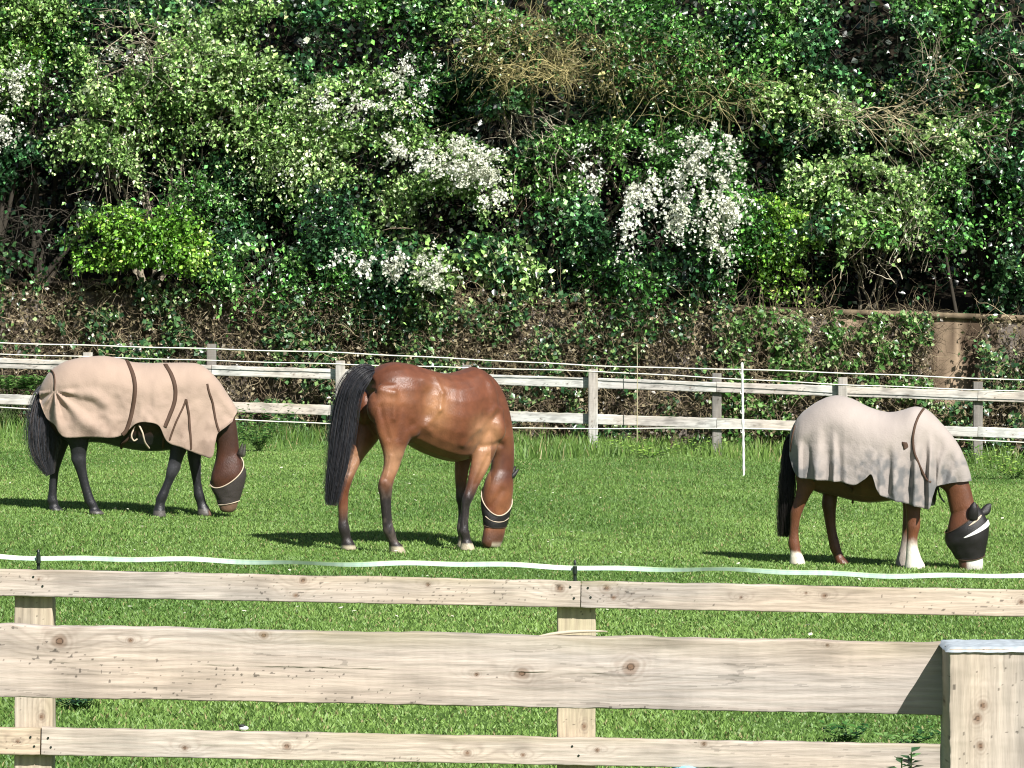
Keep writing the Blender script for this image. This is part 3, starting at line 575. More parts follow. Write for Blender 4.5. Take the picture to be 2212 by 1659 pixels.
def weed(px, py, Y, n, h, label, kind='mid', size=.03, spread=.08, seed=1, name='weed', stem=None, cat='plant', group=None):
    r = np.random.default_rng(seed); p = at(px, py, Y); b = np.array((p[0], Y, float(gz(p[0], Y)))); root = empty(name, b, label=label, cat=cat, group=group); st = MB(); lv = MB()
    for i in range(n):
        a = r.random()*6.28; d = np.array((math.cos(a)*spread*r.random(), math.sin(a)*spread*r.random(), h*((.6+.5*r.random()) if h < .6 else (.975+.03*r.random()))))
        k = np.linspace(0, 1, 6)[:, None]; pts = d*k+np.array((math.cos(a), math.sin(a), 0))*spread*.5*k**2; st.tube(pts, np.linspace(.003, .0015, 6), 4, (.10, .16, .05))
        t0 = 1-.16/h if h > .6 else .2
        m = 22 if h > .6 else 9; tt = np.linspace(t0, 1, m); P = np.stack([np.interp(tt, k[:, 0], pts[:, c]) for c in range(3)], 1); aa = np.arange(m)*2.4+r.random()*6
        ax = np.stack([np.cos(aa), np.sin(aa), .25+0*aa], 1); V, T = leafmesh(P, ax, np.stack([-.3*np.cos(aa), -.3*np.sin(aa)-.2, 1+0*aa], 1), size*(.7+.6*r.random(m)), .26, .1)
        pal = np.array(PAL[kind]); lv.add(V, None, T, np.repeat(pal[r.integers(0, 3, m)], 4, 0))
    st.obj('stem', M['bark'], root); lv.obj('leaves', M['leaf'], root); return root
weed(1948, 1650, 8.72, 3, float(at(1948, 1628, 8.72)[2]-gz(at(1948, 0, 8.72)[0], 8.72)), 'leafy bramble stem rising in front of the lower rail by the thick post', kind='ivy', size=.032, spread=.035, seed=3, name='bramble')
weed(165, 1560, 22.4, 14, .10, 'low dark leafy weed in the grass behind the left post of the near fence', kind='ivy', size=.05, spread=.22, seed=5)
weed(1330+500, 1590, 21.8, 10, .12, 'nettle tuft in the grass seen just over the lower rail left of the thick post', kind='mid', size=.05, spread=.14, seed=6, name='nettle')
weed(1960, 1592, 21.7, 10, .12, 'nettle tuft in the grass seen right beside the thick post', kind='mid', size=.05, spread=.16, seed=7, name='nettle')
weed(560, 970, 52.5, 26, .55, 'bushy nettle clump growing in front of the far fence ahead of the left horse', kind='mid', size=.08, spread=.45, seed=8, name='nettle_clump')
weed(500, 985, 51.8, 18, .32, 'low nettle clump beside the head of the left rugged horse', kind='mid', size=.07, spread=.4, seed=9, name='nettle_clump')
weed(2190, 985, 51.5, 24, .40, 'green nettle clump at the foot of the far fence by the right edge', kind='bright', size=.07, spread=.6, seed=10, name='nettle_clump')
weed(1400, 985, 53.6, 24, .28, 'grassy weed clump between the far fence post and the white stake', kind='bright', size=.06, spread=.8, seed=16, name='weed')
for q, (px, py, Y, h) in enumerate(((20, 905, 56.6, .7), (110, 900, 56.8, .5))):
    weed(px, py, Y, 40, h, ['leafy green bush growing against the wall at the left edge of the far fence', 'small leafy shrub against the wall behind the tail of the left horse'][q], kind='mid', size=.08, spread=.45, seed=30+q, name='shrub')
# daisies
dm = None
r = np.random.default_rng(9)
for q in range(130):
    Y = r.uniform(27, 49); px = r.uniform(0, 2212); x = (px-CX)*Y/F
    z = float(gz(x, Y))+.045
    if dm is None:
        m = MB(); th = np.arange(10)/10*2*math.pi
        m.add([(0, 0, .004)]+[(.014*math.cos(t)*(1 if i % 2 else .8), .014*math.sin(t)*(1 if i % 2 else .8)-.003, .012*math.sin(-t)*0+.003*(i % 2)-.007*math.sin(t)) for i, t in enumerate(th)], None, [(0, 1+i, 1+(i+1) % 10) for i in range(10)], (.8, .8, .62))
        m.tube([(0, 0, 0), (0, 0, -.05)], [.0015, .0015], 3, (.1, .2, .05))
        o = m.obj('daisy', M['petal']); dm = o.data
    else:
        o = bpy.data.objects.new('daisy', dm); C.objects.link(o)
    o.location = (x, Y, z); o.rotation_euler = (.5*r.random(), 0, r.random()*6); o.scale = (1.2,)*3 if r.random() < .25 else (.8,)*3
    tag(o, 'tiny pale daisy in the grazed grass', 'flower', 'daisies scattered over the field')

# ---------------------------------------------------------------- far post and rail fence
FY = 55.5; s2 = FY/F
ffb = at(1281, 970, FY); ffbase = np.array((ffb[0], FY, float(gz(ffb[0], FY))))
ff = empty('far_fence', ffbase, label='grey white weathered two rail fence running across behind all three horses', cat='fence')
OW = dict(tint=(.50, .50, .49), dark=(.22, .20, .18))
fx = [-90, 190, 457, 735, 1008, 1281, 1548, 1820, 2112, 2380]
for q, px in enumerate(fx):
    front = px in (190, 735, 1281, 1820, 2380); Y = FY-.085 if front else FY+.085
    yt = (797 if px != 457 else 770)+.033*(px-1281); top = at(px, yt, Y); g = float(gz(top[0], Y))
    board('post', (top[0], Y, g-.1), (top[0], Y, top[2]), .125, .10, M['wood'], ff, [(.5, .05, .012)], 200+q, base=ffbase, nlen=60, nface=10, freq=3, vert=True, tone=.85 if front else .45, **OW)
for q in range(0, 9):
    for y0, h, sd in ((803, .135, 0), (879, .135, 40)):
        a = fx[q]; b2 = fx[q+1]; p = at(a+.5, y0+.0335*(a-735)+ (6 if y0 == 803 else 8)+.0, FY); r_ = at(b2-.5, y0+.0335*(b2-735)+(6 if y0 == 803 else 8), FY)
        board('rail', p, r_, h, .045, M['wood'], ff, [(random.uniform(.2, 1.4), .05, .012)], 300+q+sd, base=ffbase, nlen=90, nface=14, freq=3, wear=.35, rough=.004, **OW)
def rope(pts, Y, rad, name, par, base, n=160, sag=1.5):
    px = np.linspace(pts[0][0], pts[-1][0], n); py = np.interp(px, [p[0] for p in pts], [p[1] for p in pts])+.5*np.sin(px/40.)
    P = np.stack([(px-CX)*Y/F, Y+0*px, CH-(py-YH)*Y/F], 1)-base; m = MB(); m.tube(P, rad, 4); return m.obj(name, M['rope'], par, smooth=True)
rope([(-100, 762), (457, 779), (737, 787), (1281, 802), (1820, 831), (2320, 850)], FY-.14, .008, 'wire', ff, ffbase)
# electric fence strands with the white stake
SY = 50.2; sb = at(1607, 1030, SY); sb[2] = float(gz(sb[0], SY))
ef = empty('electric_fence', sb, label='thin white electric strands carried by a white plastic stake, in front of the far rails', cat='electric fence')
rope([(-100, 738), (737, 762), (1281, 790), (1475, 796), (1603, 798), (1820, 806), (2320, 826)], SY, .0085, 'strand', ef, sb)
rope([(-100, 874), (240, 893), (737, 917), (1200, 926), (1603, 925), (1700, 929), (2320, 962)], SY, .0075, 'strand', ef, sb)
m = MB(); t0 = at(1603, 783, SY)-sb; k = np.linspace(0, 1, 60)[:, None]
m.tube(np.array((0, 0, -.1))*(1-k)+t0*k, .013+.006*(np.abs(np.sin(np.linspace(0, 34, 60)))**3), 8)
for f in (.9, .72, .55, .38): p = t0*f; m.tube([p, p+np.array((-.03, -.02, .01)), p+np.array((-.03, -.02, .04))], [.007, .007, .005], 6)
m.obj('stake', M['white'], ef, smooth=True)
m = MB(); p0 = at(1376, 950, 55.2); 
m.tube([(0, 0, -.1), at(1377, 800, 55.2)-p0, at(1376, 740, 55.2)-p0], [.007, .006, .005], 5, (.42, .38, .24))
m.obj('cane', M['bark'], None, loc=p0, label='thin straw coloured upright cane between the far fence post and the white stake', cat='cane')

# ---------------------------------------------------------------- horses
def cr(a, n):
    """Catmull-Rom resampling of rows"""
    a = np.asarray(a, float); m = len(a); t = np.linspace(0, m-1, n); i = np.clip(t.astype(int), 0, m-2); f = (t-i)[:, None]
    g = lambda j: a[np.clip(j, 0, m-1)]
    p0, p1, p2, p3 = g(i-1), g(i), g(i+1), g(i+2)
    return .5*((2*p1)+(-p0+p2)*f+(2*p0-5*p1+4*p2-p3)*f**2+(-p0+3*p1-3*p2+p3)*f**3)
class Frame:
    def __init__(s, px, Y, yaw):
        s.Y = Y; s.th = math.radians(yaw); s.x0 = (px-CX)*Y/F; s.z0 = float(gz(s.x0, Y)); s.c = math.cos(s.th); s.s = math.sin(s.th)
    def P(s, px, py, yl=0):
        xf = 0
        for _ in range(8):
            Y = s.Y+xf*s.s+yl*s.c; X = (px-CX)*Y/F; xf = (X-s.x0+yl*s.s)/s.c
        return np.array((xf, yl, CH-(py-YH)*Y/F-s.z0))
    def W(s, p): p = np.asarray(p); return np.stack([s.x0+p[..., 0]*s.c-p[..., 1]*s.s, s.Y+p[..., 0]*s.s+p[..., 1]*s.c, s.z0+p[..., 2]], -1)
    def pix(s, p): w_ = s.W(p); return CX+w_[..., 0]*F/w_[..., 1], YH+(CH-w_[..., 2])*F/w_[..., 1]
    def ground(s, p): w_ = s.W(p); return float(gz(w_[0], w_[1]))-s.z0
def loft(mb, C_, A, B, hw, n=40, k=20, ex=2.2, lat=None, res=True):
    """closed tube: centres C_, half axes A (vectors) and B (vectors)"""
    dat = np.concatenate([C_, A, B], 1); dat = cr(dat, n) if res else dat; n = len(dat)
    th = np.arange(k)*2*math.pi/k; ct, st = np.cos(th), np.sin(th); e = 2/ex
    ct = np.sign(ct)*abs(ct)**e; st = np.sign(st)*abs(st)**e
    V = dat[:, None, :3]+ct[None, :, None]*dat[:, None, 3:6]+st[None, :, None]*dat[:, None, 6:9]
    i = (np.arange(n-1)[:, None]*k); j = np.arange(k)[None]; Q = np.stack([i+j, i+(j+1) % k, i+k+(j+1) % k, i+k+j], -1).reshape(-1, 4)
    T = []; V = V.reshape(-1, 3); c0 = len(V); V = np.concatenate([V, dat[:1, :3], dat[-1:, :3]])
    for q in range(k): T += [(c0, (q+1) % k, q), (c0+1, (n-1)*k+q, (n-1)*k+(q+1) % k)]
    mb.add(V, Q, T); return dat
def sil(fr, mb, secs, n=40, ex=2.2, yl=0, **k):
    """sections given by two silhouette points in the photo and a half width"""
    C_, A, B = [], [], []
    for (ax, ay, bx, by, hw, *r) in secs:
        y = r[0] if r else yl; a = fr.P(ax, ay, y); b = fr.P(bx, by, y); C_.append((a+b)/2); A.append((a-b)/2); B.append((0, hw, 0))
    return loft(mb, np.array(C_), np.array(A), np.array(B), None, n, ex=ex, **k)
def leg(fr, mb, yl, secs, n=46, rat=(.5, .8), foot=None):
    C_, A, B = [], [], []; m = len(secs)
    cz = [fr.P(s_[0], s_[1], yl) for s_ in secs]; g = fr.ground(cz[-1]); dz = g+.0-cz[-1][2]; z1 = cz[0][2]; zb = cz[-1][2]
    for i, sec in enumerate(secs):
        px, py, h = sec[:3]
        c = cz[i].copy(); f = np.clip((z1-c[2])/(z1-zb), 0, 1); c[2] += dz*f**2
        ra = rat[0]+(rat[1]-rat[0])*min(1, i/(m*.4)); ra = max(ra, .95) if i >= m-2 else ra
        if len(secs[i]) > 3: ra = secs[i][3]
        hm = h*(fr.Y/F); a = hm/math.sqrt(fr.c**2+(ra*fr.s)**2); C_.append(c); A.append((a, 0, 0)); B.append((0, a*ra, 0))
    loft(mb, np.array(C_), np.array(A), np.array(B), None, n, 16, 2.0)
def ell(mb, c, r):
    th = np.linspace(.05, math.pi-.05, 10); k = np.linspace(-1, 1, 9); zc = np.sin(k*math.pi/2)
    C_ = np.array([np.array(c)+np.array((0, 0, r[2]*z)) for z in zc]); w_ = np.sqrt(np.clip(1-zc**2, .003, 1))
    loft(mb, C_, np.array([(r[0]*q, 0, 0) for q in w_]), np.array([(0, r[1]*q, 0) for q in w_]), None, res=False, k=14, ex=2)
def relief(me, fr, feats):
    """muscle and bone relief on the near side: (x0,y0,x1,y1,width px,height m)"""
    n = len(me.vertices); co = np.empty(n*3, np.float32); me.vertices.foreach_get('co', co); co = co.reshape(-1, 3).astype(float)
    nr = np.empty(n*3, np.float32); me.vertices.foreach_get('normal', nr); nr = nr.reshape(-1, 3); px, py = fr.pix(co); W_ = fr.W(co)
    nw = nr[:, 0]*fr.s+nr[:, 1]*fr.c; k = np.clip(-nw*1.6, 0, 1); d = np.zeros(n)
    for (x0, y0, x1, y1, w_, am) in feats:
        L2 = (x1-x0)**2+(y1-y0)**2+1e-6; t = np.clip(((px-x0)*(x1-x0)+(py-y0)*(y1-y0))/L2, 0, 1)
        q = np.hypot(px-x0-t*(x1-x0), py-y0-t*(y1-y0)); d += am*np.exp(-(q/w_)**2)
    co += nr*(d*k)[:, None]; me.vertices.foreach_set('co', co.astype(np.float32).ravel()); me.update()
def fuse(name, mb, mat_, parent, colf, fr, voxel=.012, it=4, feats=()):
    o = mb.obj(name, mat_); md = o.modifiers.new('r', 'REMESH'); md.mode = 'VOXEL'; md.voxel_size = voxel
    md2 = o.modifiers.new('s', 'SMOOTH'); md2.factor = .6; md2.iterations = it
    dg = bpy.context.evaluated_depsgraph_get(); e = o.evaluated_get(dg); me = bpy.data.meshes.new_from_object(e)
    old = o.data; o.modifiers.clear(); o.data = me; bpy.data.meshes.remove(old); me.name = name
    if feats: relief(me, fr, feats)
    n = len(me.vertices); co = np.empty(n*3, np.float32); me.vertices.foreach_get('co', co); co = co.reshape(-1, 3)
    px, py = fr.pix(co); c = colf(co, px, py); a = me.color_attributes.new('Col', 'FLOAT_COLOR', 'POINT'); c4 = np.ones((n, 4), np.float32); c4[:, :3] = np.clip(c, 0, 1); a.data.foreach_set('color', c4.ravel())
    me.polygons.foreach_set('use_smooth', np.ones(len(me.polygons), bool))
    if not me.materials: me.materials.append(mat_)
    o.parent = parent; return o
def sm(a, b, x): t = np.clip((x-a)/(b-a+1e-9), 0, 1); return t*t*(3-2*t)
def mixc(c, col, m): return c*(1-m[:, None])+np.array(col)*m[:, None]
def hairlock(fr, name, parent, secs, nst, col, seed, depth=.6, yl0=0, rad=.0045, wav=.015, core=True, ragged=.25):
    """strands inside a volume along a centre line; secs: (px, py, half px, yl)"""
    r = np.random.default_rng(seed); k = fr.Y/F; n = 18
    C_ = np.array([fr.P(s_[0], s_[1], s_[3]) for s_ in secs]); h = np.array([[s_[2]*k/fr.c] for s_ in secs]); d = cr(np.concatenate([C_, h], 1), n)
    t_ = np.gradient(d[:, :3], axis=0); t_ = nz(t_); lat = np.array((0, 1., 0)); sd = nz(np.cross(t_, lat)); mb = MB()
    if core:
        cb = d.copy(); cb[:, 3] *= .68*np.linspace(1, .7, n); m2 = int(n*.80)
        th = np.arange(10)*2*math.pi/10
        V = cb[:m2, None, :3]+np.cos(th)[None, :, None]*sd[:m2, None]*cb[:m2, None, 3:]+np.sin(th)[None, :, None]*lat*cb[:m2, None, 3:]*depth
        i = (np.arange(m2-1)[:, None]*10); j = np.arange(10)[None]; mb.add(V.reshape(-1, 3), np.stack([i+j, i+(j+1) % 10, i+10+(j+1) % 10, i+10+j], -1).reshape(-1, 4), None, np.array(col)*.7)
    for q in range(int(nst*2.6)):
        a = r.random()*2*math.pi; rr_ = r.random()**.4*(1.0+.35*(r.random() < .12)); e = 1-ragged*r.random()**2; m = n
        T_ = np.linspace(0, (n-1)*e, m); dd = np.stack([np.interp(T_, np.arange(n), d[:, c]) for c in range(4)], 1); s_ = np.stack([np.interp(T_, np.arange(n), sd[:, c]) for c in range(3)], 1)
        ph = r.random()*6; w_ = wav*np.sin(np.linspace(0, 1.5+4*r.random(), m)+ph)*np.linspace(0, 1, m)
        P = dd[:, :3]+s_*(math.cos(a)*rr_*dd[:, 3]+w_)[:, None]+lat*(math.sin(a)*rr_*dd[:, 3:]*depth)+lat*(w_*.5)[:, None]
        mb.tube(P, rad*.42*np.linspace(1, .3, m)*(.7+.6*r.random()), 3, np.array(col)*(.4+1.3*r.random())*(np.array((1.5, 1.1, .8)) if r.random() < .15 else 1), cap=False)
    return mb.obj(name, M['hair'], parent, smooth=True)
def rug_mesh(fr, st, nu, nv, fold, colf, parent, q_arch=.9, off=.018, flare=.02, name='rug'):
    st = cr(np.array(st, float), nu); V = np.zeros((nu, nv, 3)); vs = np.linspace(-1, 1, nv)
    for i, (sx, sy, hx, hy, w_) in enumerate(st):
        S_ = fr.P(sx, sy, 0); H_ = fr.P(hx, hy, -w_); D_ = H_-S_; D_[1] = 0; Ld = np.linalg.norm(D_); w2 = w_+off
        qf = min(.62, q_arch*w2/max(Ld, .05)); u = np.abs(vs); a = np.minimum(u/.38, 1)*math.pi/2
        y = np.where(u < .38, w2*np.sin(a), w2+flare*((u-.38)/.62)**1.3); g = np.where(u < .38, (1-np.cos(a))*qf, qf+(u-.38)/.62*(1-qf))
        pxs = sx+(hx-sx)*g; pys = sy+(hy-sy)*g; dsp = np.maximum(fold(pxs, pys, u, vs, i/(nu-1)), -.020)+np.clip(u-.3, 0, 1)*.012
        V[i, :, 0] = S_[0]+D_[0]*g; V[i, :, 1] = (y+dsp*np.minimum(1, u/.38))*np.sign(vs); V[i, :, 2] = S_[2]+off*.6+D_[2]*g+dsp*np.maximum(0, 1-u/.38)
    i = (np.arange(nu-1)[:, None]*nv+np.arange(nv-1)[None]).ravel(); Q = np.stack([i, i+1, i+nv+1, i+nv], 1)
    Vf = V.reshape(-1, 3); px, py = fr.pix(Vf); o = npmesh(name, Vf, Q, M['rug'], parent, colf(Vf, px, py), True)
    md = o.modifiers.new('thickness', 'SOLIDIFY'); md.thickness = .006; md.offset = 1
    # normals for laying straps
    du = np.gradient(V, axis=0); dv = np.gradient(V, axis=1); nr = nz(np.cross(du, dv)); nr[nr[..., 1]*np.sign(vs)[None] < -.2] *= -1
    up = V-np.array((0, 0, 0)); side = np.sign(vs); flip = (nr*np.stack([0*vs, side*.8, .6+0*vs], 1)[None]).sum(-1) < 0; nr[flip] *= -1
    return o, V, nr, px.reshape(nu, nv), py.reshape(nu, nv)
def lay(fr, rg, path, wpx, name, parent, m_, lift=.006, n=30):
    """flat band lying on the near side of the rug along a path in the photo"""
    o, V, nr, px, py = rg; nv = V.shape[1]; near = slice(0, nv//2+1); pa = cr(np.array(path, float), n); P = []; N_ = []
    A_ = px[:, near].ravel(); B_ = py[:, near].ravel(); VV = V[:, near].reshape(-1, 3); NN = nr[:, near].reshape(-1, 3)
    for (x, y) in pa:
        d = (A_-x)**2+(B_-y)**2; ix = np.argpartition(d, 6)[:6]; w_ = 1/(d[ix]+.3); w_ /= w_.sum(); P.append((VV[ix]*w_[:, None]).sum(0)); N_.append((NN[ix]*w_[:, None]).sum(0))
    P = np.array(P); N_ = nz(np.array(N_)); 
    for _ in range(2): P[1:-1] = (P[:-2]+2*P[1:-1]+P[2:])/4
    t_ = nz(np.gradient(P, axis=0)); s_ = nz(np.cross(t_, N_)); h = wpx*fr.Y/F/2; N_ = nz(np.cross(s_, t_)); N_[(N_[:, 1] > 0)] *= -1
    mb = MB(); rows = [P+s_*h+N_*(lift-.009), P+s_*h+N_*(lift+.003), P+N_*(lift+.005), P-s_*h+N_*(lift+.003), P-s_*h+N_*(lift-.009)]
    Vr = np.stack(rows, 1).reshape(-1, 3); i = (np.arange(n-1)[:, None]*5+np.arange(4)[None]).ravel(); mb.add(Vr, np.stack([i, i+1, i+6, i+5], 1))
    return mb.obj(name, m_, parent, smooth=True)
def mask_shell(fr, parent, secs, e0, e1, sc_, trims, ears=(), puff=.06, mm='mask'):
    """fly mask round the head. e0/e1: (position, tilt, phase) of its upper and lower edge; trims: (position 0..1 between the edges, width, material, arc)"""
    C_, A, B = [], [], []
    for (ax, ay, bx, by, hw, *r) in secs:
        y = r[0] if r else 0; a = fr.P(ax, ay, y); b = fr.P(bx, by, y); C_.append((a+b)/2); A.append((a-b)/2); B.append((0, hw, 0))
    dat = cr(np.concatenate([C_, A, B], 1), 80)
    def S(t, th, k):
        u = (e0[0]+e0[1]*np.cos(th-math.radians(e0[2])))*(1-t)+(e1[0]+e1[1]*np.cos(th-math.radians(e1[2])))*t
        u = np.clip(u, 0, 1)*79; d = np.stack([np.interp(u, np.arange(80), dat[:, c]) for c in range(9)], -1); k = k*(1+puff*np.sin(t*math.pi))
        return d[..., :3]+(np.cos(th)*k)[..., None]*d[..., 3:6]+(np.sin(th)*k)[..., None]*d[..., 6:9]
    m, k = 30, 36; T_, H_ = np.meshgrid(np.linspace(0, 1, m), np.arange(k)*2*math.pi/k, indexing='ij')
    V = S(T_, H_, np.full(T_.shape, sc_)); V = V+.006*fbm(V[..., 0]*22, V[..., 1]*22, V[..., 2]*22, 3)[..., None]
    i = (np.arange(m-1)[:, None]*k); j = np.arange(k)[None]; mb = MB(); mb.add(V.reshape(-1, 3), np.stack([i+j, i+(j+1) % k, i+k+(j+1) % k, i+k+j], -1).reshape(-1, 4))
    o = mb.obj('fly_mask', M[mm], parent, smooth=True); md = o.modifiers.new('t', 'SOLIDIFY'); md.thickness = .004
    for (t, wd, m_, arc) in trims:
        th = np.linspace(math.radians(arc[0]), math.radians(arc[1]), 60); full = arc[1]-arc[0] >= 360
        P = S(np.full(60, float(t)), th, np.full(60, sc_+(.085 if wd > .016 else .03))); tb = MB()
        if wd < .016: tb.tube(P, wd/2, 6, cap=False)
        else:
            dt = wd/.45/2; P0 = S(np.full(60, t-dt), th, np.full(60, sc_+.075)); P1 = S(np.full(60, t+dt), th, np.full(60, sc_+.075))
            if not full: q = np.sin(np.linspace(0, math.pi, 60))[:, None]**.5; P0 = P+(P0-P)*q; P1 = P+(P1-P)*q
            tb.add(np.stack([P0, P, P1], 1).reshape(-1, 3), [(a*3+b, a*3+b+1, a*3+b+4, a*3+b+3) for a in range(59) for b in range(2)])
        tb.obj('trim', m_, o, smooth=True)
    for e in ears: eb = MB(); sil(fr, eb, e, 14, 2.0); eb.obj('ear_cover', M[mm], o, smooth=True)
    return o

def hoofcol(c, co, z0=.07, col=(.34, .29, .2)): return mixc(c, col, 1-sm(z0-.015, z0, co[:, 2]))

# ---- horse 2: bay without a rug, seen from behind its right side
f2 = Frame(870, 35.55, 32)
r2 = empty('horse', (f2.x0, f2.Y, f2.z0), f2.th, label='unrugged glossy bay horse grazing in the middle, seen from its rump side, black tail', cat='horse')
b = MB()
sil(f2, b, [(800, 812, 806, 880, .10), (812, 797, 812, 925, .19), (832, 785, 832, 950, .25), (857, 782, 858, 958, .275), (890, 787, 885, 962, .265), (922, 797, 912, 977, .285), (962, 806, 950, 992, .315), (998, 799, 985, 998, .285),
            (1022, 792, 1012, 988, .235), (1045, 803, 1038, 972, .195), (1064, 832, 1058, 945, .13)], 60, 2.3)
neck2 = [(1025, 793, 1015, 930, .17), (1060, 812, 1038, 948, .135), (1085, 848, 1052, 960, .11), (1099, 893, 1062, 972, .095), (1106, 940, 1066, 985, .085), (1108, 985, 1064, 1000, .08), (1106, 1020, 1062, 1018, .08)]
sil(f2, b, neck2, 40)
head2 = [(1104, 1012, 1066, 1010, .075), (1106, 1038, 1054, 1030, .095), (1105, 1062, 1046, 1056, .10), (1102, 1086, 1044, 1082, .092), (1097, 1110, 1046, 1108, .075), (1092, 1135, 1047, 1134, .062), (1088, 1156, 1044, 1156, .06), (1083, 1172, 1042, 1172, .058), (1076, 1183, 1047, 1183, .042)]
sil(f2, b, head2, 40)
leg(f2, b, -.17, [(852, 830, 34, .4), (856, 870, 48, .42), (855, 905, 47, .42), (854, 935, 40, .45), (851, 965, 27, .6), (849, 990, 20, .7), (843, 1015, 17), (834, 1038, 16.5), (832, 1052, 16), (833, 1070, 13), (834, 1095, 11.5), (837, 1125, 11), (841, 1144, 13.5), (847, 1160, 11), (854, 1170, 14), (860, 1188, 19)])
leg(f2, b, .17, [(806, 830, 28, .4), (804, 870, 38, .45), (800, 910, 36, .45), (790, 948, 29, .55), (771, 985, 18, .7), (757, 1012, 16), (749, 1032, 15), (744, 1048, 14), (741, 1068, 12), (741, 1093, 11), (741, 1122, 10.5), (743, 1140, 13), (747, 1158, 11), (751, 1168, 14), (754, 1186, 18)])
leg(f2, b, -.14, [(1055, 880, 34, .35), (1055, 925, 36, .35), (1048, 960, 30, .45), (1042, 990, 24, .6), (1032, 1020, 19, .7), (1020, 1050, 14), (1011, 1074, 13), (1006, 1090, 10), (1004, 1115, 9.2), (1002, 1138, 10), (1003, 1148, 12), (1006, 1162, 10.5), (1008, 1170, 13), (1010, 1187, 18)])
leg(f2, b, .14, [(1010, 950, 26, .4), (1002, 985, 20, .5), (997, 1020, 15), (996, 1060, 12), (997, 1078, 12.5), (998, 1094, 9.5), (998, 1120, 9), (998, 1142, 12), (1000, 1160, 10.5), (1002, 1168, 13), (1003, 1184, 17)])
ell(b, f2.P(1070, 925, -.15), (.10, .07, .13)); ell(b, f2.P(886, 925, -.18), (.10, .07, .09)); ell(b, f2.P(845, 868, -.18), (.14, .08, .16)); ell(b, f2.P(1050, 870, -.155), (.12, .06, .2)); ell(b, f2.P(815, 880, -.12), (.09, .10, .14)); ell(b, f2.P(788, 880, .12), (.08, .09, .14))
FE2 = [(936, 805, 955, 850, 5, .012), (955, 850, 950, 885, 5, .012), (950, 885, 922, 918, 6, .012), (926, 850, 922, 895, 17, -.024), (905, 918, 930, 930, 7, .010), (915, 822, 922, 832, 9, .010),
       (806, 840, 852, 848, 7, .012), (852, 848, 851, 905, 6, .012), (822, 880, 838, 945, 6, -.009), (868, 880, 858, 945, 7, -.007), (880, 935, 868, 985, 7, .008),
       (1000, 960, 1035, 925, 7, .010), (1035, 925, 1072, 880, 7, .012), (1018, 950, 1048, 905, 12, -.011), (1075, 915, 1090, 945, 12, .014), (1040, 965, 1082, 960, 6, -.014), (1055, 985, 1028, 1045, 4, -.010),
       (1020, 985, 1010, 1030, 5, .008), (860, 815, 905, 815, 20, .006), (975, 830, 970, 960, 6, -.002), (993, 830, 988, 960, 6, -.002),
       (833, 1040, 838, 1050, 5, .006), (1009, 1070, 1013, 1078, 5, .006), (839, 1075, 843, 1132, 2.6, -.009), (1008, 1092, 1005, 1136, 2.4, -.008), (845, 985, 836, 1030, 4, .008), (746, 1065, 745, 1125, 2.4, -.008), (824, 1038, 824, 1044, 5, .008), (740, 1025, 741, 1035, 4, .008), (770, 985, 755, 1020, 5, -.008), (1085, 1060, 1060, 1095, 7, -.008)]
def col2(co, px, py):
    c = np.tile(np.array((.120, .040, .018)), (len(co), 1)); n = fbm(co[:, 0]*3, co[:, 1]*3, co[:, 2]*3, 6)
    c = c*(1+.5*n)[:, None]
    c = mixc(c, (.34, .165, .075), np.exp(-((px-945)/28)**2-((py-880)/45)**2)*.9); c = mixc(c, (.30, .13, .06), np.exp(-((px-850)/40)**2-((py-860)/22)**2)*.6); c = mixc(c, (.26, .11, .05), sm(900, 960, py)*sm(.0, .3, n+.1)*.5)  # golden flank and thigh patches: sun highlights painted into the coat
    c = mixc(c, (.42, .22, .11), sm(1010, 960, py)*0+sm(1000, 1050, px)*sm(1090, 1070, px)*sm(880, 930, py)*sm(1060, 1000, py)*.65)  # sunlit shoulder painted in as a lighter patch
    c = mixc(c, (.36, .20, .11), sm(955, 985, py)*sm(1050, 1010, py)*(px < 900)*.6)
    blk = sm(1020, 1085, py+14*n+(px < 800)*-55)*(px < 1034); c = mixc(c, (.018, .015, .015), blk*.99); n3 = fbm(co[:, 0]*16, co[:, 1]*16, co[:, 2]*8, 61); c = mixc(c, (.16, .12, .10), blk*sm(.08, .3, n3)*.35)
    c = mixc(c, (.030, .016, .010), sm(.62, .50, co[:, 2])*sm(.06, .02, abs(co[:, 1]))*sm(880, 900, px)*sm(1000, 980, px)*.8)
    hd = (px > 1036)&(py > 1000); c = mixc(c, (.07, .03, .018), hd*sm(1135, 1160, py)*.85); c = mixc(c, (.40, .35, .26), hd*sm(1168, 1178, py)*(px > 1062)*.9)
    c = mixc(c, (.07, .022, .012), (px > 1060)*sm(930, 985, py)*sm(1060, 1030, py)*.75)  # shadow on the lower neck painted into the coat
    return mixc(c, (.38, .33, .23), (1-sm(.05, .062, co[:, 2]-.0))*(px < 1034))
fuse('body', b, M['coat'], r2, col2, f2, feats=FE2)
hairlock(f2, 'tail', r2, [(806, 800, 7, .0), (787, 806, 15, .0), (764, 826, 19, .02), (750, 860, 21, .04), (742, 905, 22, .05), (736, 950, 22, .05), (729, 1000, 20, .05), (722, 1045, 17, .05), (716, 1092, 12, .05)], 600, (.024, .025, .031), 5, depth=.7)
mm = MB(); rr = random.Random(8)
